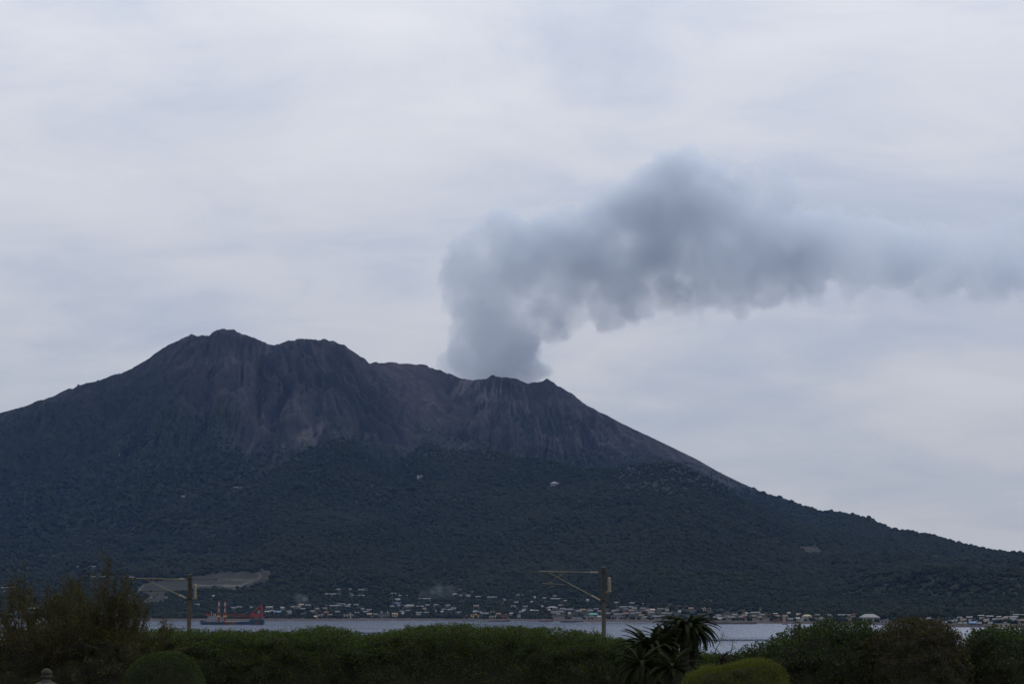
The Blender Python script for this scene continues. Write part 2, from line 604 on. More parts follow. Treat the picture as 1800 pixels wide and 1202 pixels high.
def terrain_material():
    m = bpy.data.materials.new('volcano_slopes')
    m.use_nodes = True
    n, l = m.node_tree.nodes, m.node_tree.links
    b = n['Principled BSDF']
    b.inputs['Roughness'].default_value = 0.95
    b.inputs['Specular IOR Level'].default_value = 0.1
    at = nd(n, 'ShaderNodeAttribute', attribute_name='cover')
    sp_ = nd(n, 'ShaderNodeSeparateColor')
    l.new(at.outputs['Color'], sp_.inputs[0])
    at2 = nd(n, 'ShaderNodeAttribute', attribute_name='cover2')
    sp2 = nd(n, 'ShaderNodeSeparateColor')
    l.new(at2.outputs['Color'], sp2.inputs[0])
    t = nd(n, 'ShaderNodeTexCoord')

    def noise(sc_, det, rough=0.55):
        k = nd(n, 'ShaderNodeTexNoise')
        k.inputs['Scale'].default_value = sc_
        k.inputs['Detail'].default_value = det
        k.inputs['Roughness'].default_value = rough
        l.new(t.outputs['Object'], k.inputs[0])
        return k.outputs[0]
    nb, nf = noise(1 / 300, 5), noise(1 / 28, 6, 0.65)
    rock = mixc(n, l, ramp(n, l, nb, [(0.35, (0, 0, 0)), (0.65, (1, 1, 1))]), (0.013, 0.016, 0.020), (0.027, 0.026, 0.028))
    rock = mixc(n, l, mth(n, l, 'MULTIPLY', ramp(n, l, nf, [(0.4, (0, 0, 0)), (0.7, (1, 1, 1))]), 0.5), rock, (0.042, 0.040, 0.042))
    veg = mixc(n, l, ramp(n, l, nf, [(0.35, (0, 0, 0)), (0.7, (1, 1, 1))]), (0.009, 0.014, 0.010), (0.020, 0.026, 0.016))
    rock = mixc(n, l, mth(n, l, 'MULTIPLY', sp2.outputs[2], 0.75), rock, (0.033, 0.030, 0.032))
    c = mixc(n, l, sp_.outputs[1], rock, (0.085, 0.080, 0.084))
    c = mixc(n, l, sp_.outputs[0], c, veg)
    c = mixc(n, l, sp_.outputs[2], c, mixc(n, l, ramp(n, l, nf, [(0.4, (0, 0, 0)), (0.6, (1, 1, 1))]), (0.032, 0.028, 0.024), (0.020, 0.023, 0.013)))
    c = mixc(n, l, sp2.outputs[0], c, (0.085, 0.08, 0.07))
    c = mixc(n, l, sp2.outputs[1], c, (0.050, 0.042, 0.040))
    l.new(c, b.inputs['Base Color'])
    bp = nd(n, 'ShaderNodeBump')
    bp.inputs['Strength'].default_value = 0.55
    bp.inputs['Distance'].default_value = 12
    l.new(nf, bp.inputs['Height'])
    l.new(bp.outputs[0], b.inputs['Normal'])
    return m


def build_terrain():
    nu, nt = U.shape
    v = np.stack([X, Y, Z], -1).reshape(-1, 3)
    idx = np.arange(nu * nt).reshape(nu, nt)
    f = np.stack([idx[:-1, :-1], idx[1:, :-1], idx[1:, 1:], idx[:-1, 1:]], -1).reshape(-1, 4)
    me = mesh_np('volcano', v, f, smooth=True)
    for nm, chans in (('cover', (VEG, DEB, BARE)), ('cover2', (ROAD, SHORE, ASH * (~FRONT)))):
        ca = me.color_attributes.new(nm, 'FLOAT_COLOR', 'POINT')
        a = np.ones((nu * nt, 4), np.float32)
        for k, c in enumerate(chans):
            a[:, k] = np.clip(c, 0, 1).reshape(-1)
        ca.data.foreach_set('color', a.ravel())
    o = obj('volcano_terrain', me, terrain_material())
    tag(o, 'dark gullied volcano with a forested apron rising behind the bay', 'volcano', kind='structure')


build_terrain()

# the near shore under the garden: terrace, railway shelf and bank down to the sea
gx = np.linspace(-160, 160, 65)
gy = np.array([-80, -40, 0, 5, 20, 40, 55, 75, 95, 105, 120, 135, 160, 175, 200, 230, 262.0])
gz = np.array([19.6, 19.0, 18.35, 18.2, 17.5, 16.6, 16.2, 16.1, 16.1, 15.2, 12.6, 12.0, 12.0, 11.0, 6.0, 0.8, -4.0])
GX, GY = np.meshgrid(gx, gy, indexing='ij')
GZ = np.interp(GY, gy, gz) + 0.12 * (fbm(GX / 9, GY / 9, 3, 3) - 0.5)
ix = np.arange(GX.size).reshape(GX.shape)
gf = np.stack([ix[:-1, :-1], ix[1:, :-1], ix[1:, 1:], ix[:-1, 1:]], -1).reshape(-1, 4)
M_SOIL = mat('garden_soil', (0.060, 0.058, 0.035), 0.95, 0.5, 0.8, bump=0.3)
go = obj('garden_ground', mesh_np('garden_ground', np.stack([GX, GY, GZ], -1).reshape(-1, 3), gf, True), M_SOIL)
tag(go, 'garden terrace ground sloping down to the railway and bay', 'ground', kind='structure')


def garden_z(Y_):
    return float(np.interp(Y_, gy, gz)) - 0.1

# ================================================================== village on the far shore
# (photo column, photo row of the base, width px, wall height px, kind, wall colour, roof colour)
V = []


def add_v(txt):
    for ln in txt.strip().splitlines():
        p = ln.split()
        V.append((float(p[0]), float(p[1]), float(p[2]), float(p[3]), p[4], p[5], p[6]))


add_v("""
8 1034 16 2 shed white white
20 1033 12 2 shed white pale
9 1040 8 2 shed white white
135 997 8 1.6 shed pale white
165 997 7 1.6 shed pale white
164 1014.5 16 1.8 shed white white
182 1014.5 12 1.8 shed white white
230 1015.5 10 1.8 shed white white
40 1067 8 2.5 house white grey
55 1071 12 2.5 house white pale
66 1071 8 2.5 house pale white
15 1082 10 3 house white pale
30 1079 8 3 house white grey
110 1062 8 2.5 house white pale
152 1074 9 3 house white grey
182 1078 10 3 house pale grey
205 1084 12 4 house white pale
224 1048 14 2 shed pale pale
233 1060 18 2 shed teal tealdark
219 1087 14 3.5 house white pale
375 1049 4 2 house white white
374 1060 4 2 house white white
346 1065 8 3 house blue grey
409 1070 8 2.5 house white grey
420 1069 9 2.5 house white grey
441 1069 5 2.5 house white grey
473 1070 12 3.5 house white pale
469 1077 8 2 house white white
478 1076 7 2 house white white
487 1078 12 3 house grey blue
496 1070 6 2.5 house white white
595 1037 9 2 shed pale white
615 1037 4 2 shed pale white
634 1038 10 1.8 shed pale white
582 1045.5 30 2 shed pale white
620 1048 4 1.6 shed white white
632 1048 4 1.6 shed white white
638 1048 4 1.6 shed white white
617 1045 4 1.4 shed white grey
541 1065 10 2 shed pale white
532 1071.5 16 2.6 shed white white
529 1065 8 3.2 house tan tan
585 1066 26 2.4 shed pale white
611 1064 10 2.4 shed pale white
599 1063 14 2 shed grey grey
611 1068 8 3 house grey grey
626 1065 8 2.6 house grey grey
533 1081 8 4.5 block blue grey
509 1080 6 3 house grey grey
563 1083 15 3.6 block cream pale
554 1086.5 4 3 house white cream
580 1084 8 4 house tan brown
573 1079 10 3 house brown redbrown
612 1084.5 17 6 block cream pale
593 1077 8 2.6 house white grey
637 1072 6 2 house pale grey
557 1072 7 2 house grey grey
649 1083 8 4.5 house cream tan
692 1044.5 8 2 shed pale white
699 1055 8 2.4 house white white
715 1048 3 1.6 shed pale pale
703 1048 4 1.6 shed pale white
699 1061.5 12 2 shed blue bluebright
703 1065.5 9 2 shed pale white
719 1067 19 3.4 hall cream white
738 1067 13 2.4 shed white white
752 1053.5 18 2.2 shed pale white
739 1053.5 5 2 shed pale white
811 1037.5 11 2 shed pale white
829 1042 3 1.6 shed white white
799 1046 8 3 hall white white
811 1047.5 6 2 shed white white
823 1047.5 7 2 shed pale white
823 1050 4 1.6 shed pale white
841 1050 10 2 shed pale white
865 1051 17 2 shed pale white
887 1056 3 1.6 shed white white
780 1072.5 7 2 shed pale white
789 1073 9 2.2 shed pale white
777 1077 4 2 house white white
765 1076 4 2 house white grey
751 1078 12 2.2 shed grey pale
736 1078 10 2 shed grey pale
694 1085 10 7 house cream tan
708 1080 3.5 2.4 house white white
834 1085 14 6.5 block yellow tan
819 1085 11 4 block redbrown brown
836 1077 10 2 arch white bluewhite
866 1079 8 5.5 block tan grey
876 1082 8 4 house tan brown
868 1087 16 5 block cream pale
887 1086 14 7 block redbrown brown
852 1081 14 3 house grey grey
843 1078 7 2.4 house white grey
918 1047.5 5 2 shed pale white
911 1047 6 1.6 shed pale pale
957 1052.5 6 2 shed pale white
980 1054 24 2.6 shed pale white
975 1049 5 2 shed pale white
940 1051.5 3 2 house white white
994 1057.5 5 2 shed white white
1033 1056.5 3.5 2.4 house white white
907 1060 7 2 shed white white
935 1060 3 1.6 house white white
952 1068 8 3 hall white white
971 1070.5 20 3.6 hall white white
953 1063.5 9 2 shed grey pale
921 1075 6 2.4 house white white
935 1075 5 2.4 house white white
966 1074.5 2.6 2.4 house white white
912 1087 6 8 block white pale
899 1081 6 3 house grey pale
1000 1074 14 3 house brown grey
985 1078 10 3 house brown grey
981 1081 6 2.6 house pale grey
1001 1080 4 2.4 house white white
1036 1087 20 4.6 block white pale
1043 1081.5 19 2.2 hall grey teal
1053 1086 6 2.8 house white white
1083 1060.5 6 2 shed pale white
1111 1061.5 10 2.2 shed white white
1133 1062.5 8 1.6 shed pale pale
1102 1068.5 24 1.8 shed pale white
1085 1085 20 4 block white grey
1147 1074 8 2.4 house tan pinkgrey
1171 1072 8 4 block tan tan
1192 1069 10 5 block brown grey
1195 1077 5 2.4 house white white
1205 1069 7 4 block grey brown
1215 1072 8 3.4 house tan brown
1237 1073 8 5.5 block cream pale
1246 1072 8 4 block brown grey
1277 1080 10 5 block brown grey
1273 1089.5 5 2 house white white
1265 1089.5 6 2 house white white
1292 1083 8 3 house brown grey
1290 1087 4 2.6 house redbrown brown
1313 1080.5 4 2 house white white
1328 1079 18 1.6 shed pale pale
1340 1083 8 3 house grey grey
1352 1082.5 10 4 block brown redbrown
1364 1080.5 9 2 shed white white
1387 1080 5 2.4 house grey pale
1367 1086 8 4 house tan brown
1379 1092 6 8 block tan tan
1366 1092 14 4 block redbrown brown
1389 1091 10 3.4 house grey grey
1400 1082.5 5 2 house white white
1419 1085 17 3 hip cream cream
1410 1091 5 5.5 block white white
1403 1089.5 6 2.4 house white white
1446 1092 8 6 block white grey
1485 1083 26 2.2 shed pale pale
1500 1086 9 8 tower tan orange
1530 1091 36 7 hipbig white white
1557 1094.5 19 5.5 block pale grey
1633 1091 15 3.6 hip grey white
1650 1097 13 8 block white pale
1669 1089 10 2 shed pale pale
1726 1084.5 10 1.8 shed pale white
1741 1085.5 12 1.8 shed pale white
1757 1086.5 7 1.8 shed pale white
1779 1087 24 2.4 shed white white
1790 1083 20 1.6 shed grey pale
1763 1101 26 5.5 block cream pale
1711 1098 12 3 house grey blue
1694 1093 10 3.4 house tan brown
1681 1094 6 3 house tan grey
1698 1099 5 3 house white grey
1689 1099 4 3 house tan grey
1722 1099 8 3 house grey grey
1705 1088 10 2.4 house brown grey
1735 1093 9 2.6 house brown grey
1750 1092 8 2.6 house grey grey
1785 1094 9 2.6 house brown grey
""")
# the dense quarter right of the railway mast, under grey tiled roofs
fr = random.Random(11)
for x0, x1, n, ya, yb in ((1068, 1180, 34, 1072, 1087), (1255, 1345, 16, 1080, 1091), (985, 1060, 8, 1071, 1078), (1660, 1800, 16, 1089, 1099), (845, 900, 5, 1076, 1083), (500, 665, 16, 1066, 1085), (680, 840, 14, 1062, 1083), (900, 1000, 9, 1060, 1084), (1345, 1500, 14, 1080, 1092)):
    for i in range(n):
        x_ = x0 + (x1 - x0) * (i + fr.uniform(0.1, 0.9)) / n
        y_ = fr.uniform(ya, yb)
        if all(abs(x_ - v[0]) > (v[2] + 4) * 0.5 or abs(y_ - v[1]) > 2.5 for v in V):
            V.append((x_, y_, fr.uniform(6, 10), fr.uniform(2.4, 3.4), 'house', fr.choice(['white', 'pale', 'grey', 'brown', 'tan']), fr.choice(['grey', 'grey', 'darkgrey', 'brown'])))

PAINT = dict(white=(0.235, 0.235, 0.245), pale=(0.19, 0.195, 0.205), grey=(0.12, 0.125, 0.135), darkgrey=(0.085, 0.09, 0.1), cream=(0.34, 0.30, 0.22), tan=(0.25, 0.19, 0.13),
             brown=(0.15, 0.11, 0.09), redbrown=(0.16, 0.075, 0.06), yellow=(0.40, 0.27, 0.09), blue=(0.13, 0.21, 0.33), bluebright=(0.13, 0.20, 0.36), bluewhite=(0.45, 0.55, 0.6),
             teal=(0.12, 0.33, 0.29), tealdark=(0.08, 0.26, 0.25), orange=(0.30, 0.10, 0.05), pinkgrey=(0.36, 0.29, 0.28))
WORD = dict(white='white', pale='pale grey', grey='grey', darkgrey='dark grey', cream='cream', tan='tan', brown='brown', redbrown='red brown', yellow='yellow', blue='blue',
            bluebright='bright blue', bluewhite='bluish white', teal='turquoise', tealdark='dark turquoise', orange='orange', pinkgrey='pinkish grey')


def paint(c):
    return mat('paint_' + c, PAINT[c], 0.75, 0.22, 0.25, spec=0.2)


GLASS = mat('dark_window', (0.02, 0.024, 0.03), 0.12, 0.2, 0.5, spec=0.5)
MESHES = {}


def cached(key, fn):
    if key not in MESHES:
        MESHES[key] = fn()
    return MESHES[key]


def roof_mesh(kind, w, d, h, over=0.6):
    a, b = w / 2 + over, d / 2 + over
    m = MB()
    if kind in ('block', 'tower'):
        m.box((0, 0, 0.25), (w + 0.5, d + 0.5, 0.5))
        m.box((w * 0.22, d * 0.1, 1.2), (w * 0.22, d * 0.35, 1.5))
    elif kind == 'arch':
        vs, fs = [], []
        for i in range(9):
            t = math.pi * i / 8
            vs += [(-math.cos(t) * a, -b, math.sin(t) * h), (-math.cos(t) * a, b, math.sin(t) * h)]
        for i in range(8):
            fs.append((2 * i, 2 * i + 2, 2 * i + 3, 2 * i + 1))
        fs += [tuple(range(0, 18, 2))[::-1], tuple(range(1, 18, 2))]
        m.add(vs, fs)
    elif kind in ('hip', 'hipbig', 'hall'):
        k = max(0.1, a - b * 0.9)
        m.add([(-a, -b, 0), (a, -b, 0), (a, b, 0), (-a, b, 0), (-a, -b, 0.3), (a, -b, 0.3), (a, b, 0.3), (-a, b, 0.3), (-k, 0, h), (k, 0, h)],
              [(0, 3, 2, 1), (0, 1, 5, 4), (1, 2, 6, 5), (2, 3, 7, 6), (3, 0, 4, 7), (4, 5, 9, 8), (6, 7, 8, 9), (5, 6, 9), (7, 4, 8)])
    else:
        m.add([(-a, -b, 0), (a, -b, 0), (a, b, 0), (-a, b, 0), (-a, -b, 0.25), (a, -b, 0.25), (a, b, 0.25), (-a, b, 0.25), (-a, 0, h), (a, 0, h)],
              [(0, 3, 2, 1), (0, 1, 5, 4), (1, 2, 6, 9, 5), (2, 3, 7, 6), (3, 0, 4, 8, 7), (4, 5, 9, 8), (6, 7, 8, 9)])
    return m.mesh('roof')


def zone(x):
    for lim, t in ((250, 'behind the brown tree'), (350, 'near the left mast'), (500, 'behind the crane barge'), (600, 'just right of the barge'), (665, 'left of the domed building'),
                   (760, 'right of the domed building'), (826, 'left of the yellow building'), (900, 'around the yellow building'), (960, 'left of the right mast arm'), (1062, 'left of the right mast'),
                   (1115, 'just right of the right mast'), (1182, 'between right mast and palm'), (1258, 'behind the palm crown'), (1330, 'just right of the palm'), (1400, 'left of the right bushes'),
                   (1560, 'above the first right bush'), (1680, 'above the reddish bush'), (9999, 'above the last right bush')):
        if x < lim:
            return t


def shore_row(x):
    u = px_ue(x, 1090)[0]
    return float(ue_px(u, -CAMZ / float(D_shore(u)))[1])


def row(x, y):
    d = shore_row(x) - y
    return 'by the shore' if d < 8.5 else ('behind shore row' if d < 19 else ('on lower slope' if d < 36 else 'high upslope'))


KINDWORD = dict(shed='long shed', house='house', block='flat roofed building', hall='hall', arch='arched roof hall', hip='hipped roof hall', hipbig='large hipped roof hall', tower='square tower building')
CATWORD = dict(shed='shed', house='house', block='building', hall='hall', arch='hall', hip='hall', hipbig='hall', tower='building')
ORD = ['', 'second', 'third', 'fourth', 'fifth', 'sixth', 'seventh', 'eighth', 'ninth', 'tenth', 'eleventh', 'twelfth', 'thirteenth', 'fourteenth', 'fifteenth']
V.sort(key=lambda v: v[0])


def base_label(v):
    x, y, w, h, k, wc, rc = v
    c = f'{WORD[rc]} roofed' if k in ('shed', 'house', 'arch', 'hall', 'hip', 'hipbig') else WORD[wc]
    if k == 'house' and wc != rc:
        c = f'{WORD[wc]} {WORD[rc]}-roofed'
    return f'{c} {KINDWORD[k]}', f'{row(x, y)} {zone(x)}'


counts, seen_n = {}, {}
for v in V:
    counts[base_label(v)] = counts.get(base_label(v), 0) + 1
HOUSES = []      # X, Y, width, depth for keeping trees off


def build_house(v):
    x, y, wpx, hpx, k, wc, rc = v
    p = ground_px(x, y)
    if p.y > 5200:
        p = ground_px(x, y + 1.0)
    m_px = p.y / FPX
    w = round(max(2.5, wpx * m_px * 0.92) * 2) / 2
    h = round(max(2.2, hpx * m_px * (0.9 if k != 'shed' else 0.7)) * 2) / 2
    dep = round(min(max(6.0, w * 0.6), 14.0 if k != 'hipbig' else 22.0) * 2) / 2
    rh = {'shed': 1.1, 'house': 0.20 * dep + 0.9, 'hall': 2.0, 'arch': 2.4, 'hip': 2.4, 'hipbig': 4.2}.get(k, 0.6)
    bl, pl = base_label(v)
    n = seen_n.get((bl, pl), 0)
    seen_n[(bl, pl)] = n + 1
    tot = counts[(bl, pl)]
    lab = f'{bl} {pl}' if tot == 1 else (f'leftmost {bl} {pl}' if n == 0 else f'{ORD[n]} {bl} from left {pl}')
    o = empty({'shed': 'shed', 'house': 'house', 'block': 'building', 'tower': 'building'}.get(k, 'hall'), (p.x, p.y + dep / 2, p.z - 0.3), fr.uniform(-0.22, 0.22) - math.atan2(p.x, p.y))
    tag(o, lab, CATWORD[k], 'village buildings on the far shore')
    HOUSES.append((p.x, p.y, w, dep, h + rh))
    wm = cached(('wall', w, dep, h), lambda: MB().box((0, 0, h / 2 - 1.2), (w, dep, h + 2.4)).mesh('wall'))
    a = bpy.data.objects.new('wall', wm)
    if k == 'shed' and wc in ('white', 'pale'):
        wc = 'darkgrey'
    a.data = wm if wm.materials and wm.materials[0] == paint(wc) else cached(('wall', w, dep, h, wc), lambda: wm.copy())
    if not a.data.materials:
        a.data.materials.append(paint(wc))
    link(a, o)
    rm = cached(('roof', k, w, dep, rc), lambda: roof_mesh(k, w, dep, rh))
    if not rm.materials:
        rm.materials.append(paint(rc))
    r = link(bpy.data.objects.new('roof', rm), o)
    r.location = (0, 0, h + 0.002)
    # windows on the side that faces the bay, for buildings large enough to show them
    if k in ('block', 'house', 'hipbig', 'tower') and wpx >= 6.5 and hpx >= 3.0:
        floors = max(1, int(round(h / 3.2)))
        fh = h / floors
        nw = max(2, int(w / 3.4))
        ww, wh = round(w / nw * 0.55 * 4) / 4, round(fh * 0.48 * 4) / 4
        gm = cached(('win', ww, wh), lambda: MB().box((0, 0, 0), (ww, 0.16, wh)).mesh('window'))
        if not gm.materials:
            gm.materials.append(GLASS)
        for fl in range(floors):
            for i in range(nw):
                q = link(bpy.data.objects.new('window', gm), o)
                q.location = ((i + 0.5) * w / nw - w / 2, -dep / 2 - 0.05, (fl + 0.55) * fh)
    elif k in ('house', 'shed', 'hall', 'hip') and wpx >= 8:
        gm = cached(('door',), lambda: MB().box((0, 0, 0), (1.8, 0.16, 2.0)).mesh('door'))
        if not gm.materials:
            gm.materials.append(paint('darkgrey'))
        q = link(bpy.data.objects.new('door', gm), o)
        q.location = (w * 0.2, -dep / 2 - 0.05, 1.1)


for v in V:
    build_house(v)

# the dark boat shed with two pale domes on its roof
p = ground_px(675, 1086)
o = empty('domed_building', p - Vector((0, 0, 0.3)), -0.1)
tag(o, 'dark grey waterfront building with two white domes on its roof', 'building', 'village buildings on the far shore')
MB().box((0, 6, 3.2), (14, 10, 8.4)).build('wall', paint('darkgrey'), o)
MB().box((-6, 5, 2.0), (7, 9, 6.0)).build('annex', paint('brown'), o)
MB().box((0, 6, 7.65), (15, 11, 0.5)).build('roof', paint('grey'), o)
for dx in (-4.6, 4.6):
    MB().lathe([(1.5, 0), (1.45, 1.0), (1.2, 1.8), (0.7, 2.4), (0.1, 2.65)], 12).build('dome', paint('white'), o, True, (dx, 5, 7.9))
for i in range(4):
    MB().box((-5 + i * 3.3, 0.95, 5.2), (1.6, 0.16, 1.4)).build('window', paint('pale'), o)
HOUSES.append((p.x, p.y, 20, 12, 11))

# the lookout hall on the foothill and the check dams in the ravines
p = ground_px(975, 853)
o = empty('lookout_hall', p, 0.1)
tag(o, 'small white lookout hall with a pyramid roof on the foothill', 'building')
MB().box((0, 5, 2), (17, 10, 7)).build('wall', paint('pale'), o)
MB().add([(-13, -2, 5.5), (13, -2, 5.5), (13, 12, 5.5), (-13, 12, 5.5), (-2, 5, 10.5), (2, 5, 10.5)], [(0, 3, 2, 1), (0, 1, 5, 4), (2, 3, 4, 5), (1, 2, 5), (3, 0, 4)]).build('roof', paint('white'), o)
MB().box((0, -1.0, -0.2), (26, 2.0, 2.4)).build('terrace', paint('pale'), o)
HOUSES.append((p.x, p.y, 30, 14, 12))
for x_, y_, w_, lab in ((421, 858, 34, 'wide white concrete check dam in the ravine below the left summit'), (322, 873, 10, 'narrow pale check dam on the left forest slope'),
                        (738, 838, 16, 'low pale check dam at the foot of the middle ravine'), (208, 799, 8, 'tiny pale check dam high on the far left slope')):
    p = ground_px(x_, y_)
    o = empty('check_dam', p, fr.uniform(-0.15, 0.15))
    tag(o, lab, 'dam', 'check dams in the ravines')
    MB().add([(-w_ / 2, 0, -6), (w_ / 2, 0, -6), (w_ / 2, 0, 4.5), (w_ * .15, 0, 4.5), (w_ * .1, 0, 2.6), (-w_ * .1, 0, 2.6), (-w_ * .15, 0, 4.5), (-w_ / 2, 0, 4.5),
              (-w_ / 2, 3, -6), (w_ / 2, 3, -6), (w_ / 2, 3, 4.5), (w_ * .15, 3, 4.5), (w_ * .1, 3, 2.6), (-w_ * .1, 3, 2.6), (-w_ * .15, 3, 4.5), (-w_ / 2, 3, 4.5)],
             [(0, 1, 2, 3, 4, 5, 6, 7), (15, 14, 13, 12, 11, 10, 9, 8)] + [(i, i + 8, (i + 1) % 8 + 8, (i + 1) % 8) for i in range(8)]).build('dam_wall', paint('white'), o)
    MB().box((0, -2.5, -4), (w_ * 0.8, 3, 4)).build('apron', paint('pale'), o)
    HOUSES.append((p.x, p.y, w_ + 6, 8, 9))

# sea wall of dark rock and concrete along the far shore
us = np.linspace(-0.30, 0.30, 260)
ds_ = np.interp(us, U1, DS[:, 0]) - 3
wv, wf = [], []
for i, (u_, d_) in enumerate(zip(us, ds_)):
    t_ = 2.6 + 0.8 * float(vnoise(np.array(u_ * 180), np.array(0.5), 4))
    wv += [(u_ * (d_ - 5), d_ - 5, -1), (u_ * (d_ - 2), d_ - 2, t_ * 0.6), (u_ * d_, d_, t_), (u_ * (d_ + 4), d_ + 4, t_), (u_ * (d_ + 4), d_ + 4, -1)]
for i in range(len(us) - 1):
    for k in range(4):
        wf.append((i * 5 + k, i * 5 + k + 1, (i + 1) * 5 + k + 1, (i + 1) * 5 + k))
so = obj('sea_wall', mesh_np('sea_wall', wv, wf), mat('sea_wall_rock', (0.075, 0.062, 0.056), 0.9, 0.55, 0.06, bump=0.5))
tag(so, 'long low dark rock sea wall along the far shore', 'sea wall')
# breakwaters standing in the water
for xa, xb, y_, lab in ((858, 897, 1091.5, 'short dark breakwater in the water below the yellow building'), (1247, 1330, 1095.5, 'long dark breakwater right of the palm'),
                        (985, 1012, 1092.5, 'short dark breakwater left of the white moored boat')):
    a = px(xa, y_, CAMZ / ((y_ - 1066) / FPX) * 0.985)
    b = px(xb, y_, CAMZ / ((y_ - 1066) / FPX) * 0.985)
    a.z = b.z = 0
    d = (b - a)
    nrm = Vector((-d.y, d.x, 0)).normalized()
    m = MB()
    N = 10
    for i in range(N + 1):
        c = a + d * i / N
        hh = 1.8 + 0.5 * fr.random()
        m.v += [tuple(c - nrm * 3 - Vector((0, 0, 1))), tuple(c - nrm * 1.2 + Vector((0, 0, hh))), tuple(c + nrm * 1.2 + Vector((0, 0, hh))), tuple(c + nrm * 3 - Vector((0, 0, 1)))]
    for i in range(N):
        for k in range(3):
            m.f.append((i * 4 + k, i * 4 + 4 + k, i * 4 + 5 + k, i * 4 + 1 + k))
    m.f += [(0, 1, 2, 3), tuple(N * 4 + k for k in (3, 2, 1, 0))]
    tag(m.build('breakwater', mat('breakwater_rock', (0.05, 0.046, 0.046), 0.9, 0.5, 0.1)), lab, 'breakwater', 'breakwaters')

# a pair of thin masts above the right end of the village
p = ground_px(1778, 1086)
for dx, lab in ((0, 'left of two thin pale masts above the last right bush'), (2.6, 'right of two thin pale masts above the last right bush')):
    o = empty('antenna_mast', p + Vector((dx, 2, -0.5)))
    tag(o, lab, 'mast', 'antenna masts')
    MB().tube([(0, 0, 0), (0, 0, 8.5)], [0.16, 0.1], 6).build('pole', paint('pale'), o)
    MB().box((0, -0.1, 7.6), (0.9, 0.3, 1.2)).build('antenna_panel', paint('white'), o)

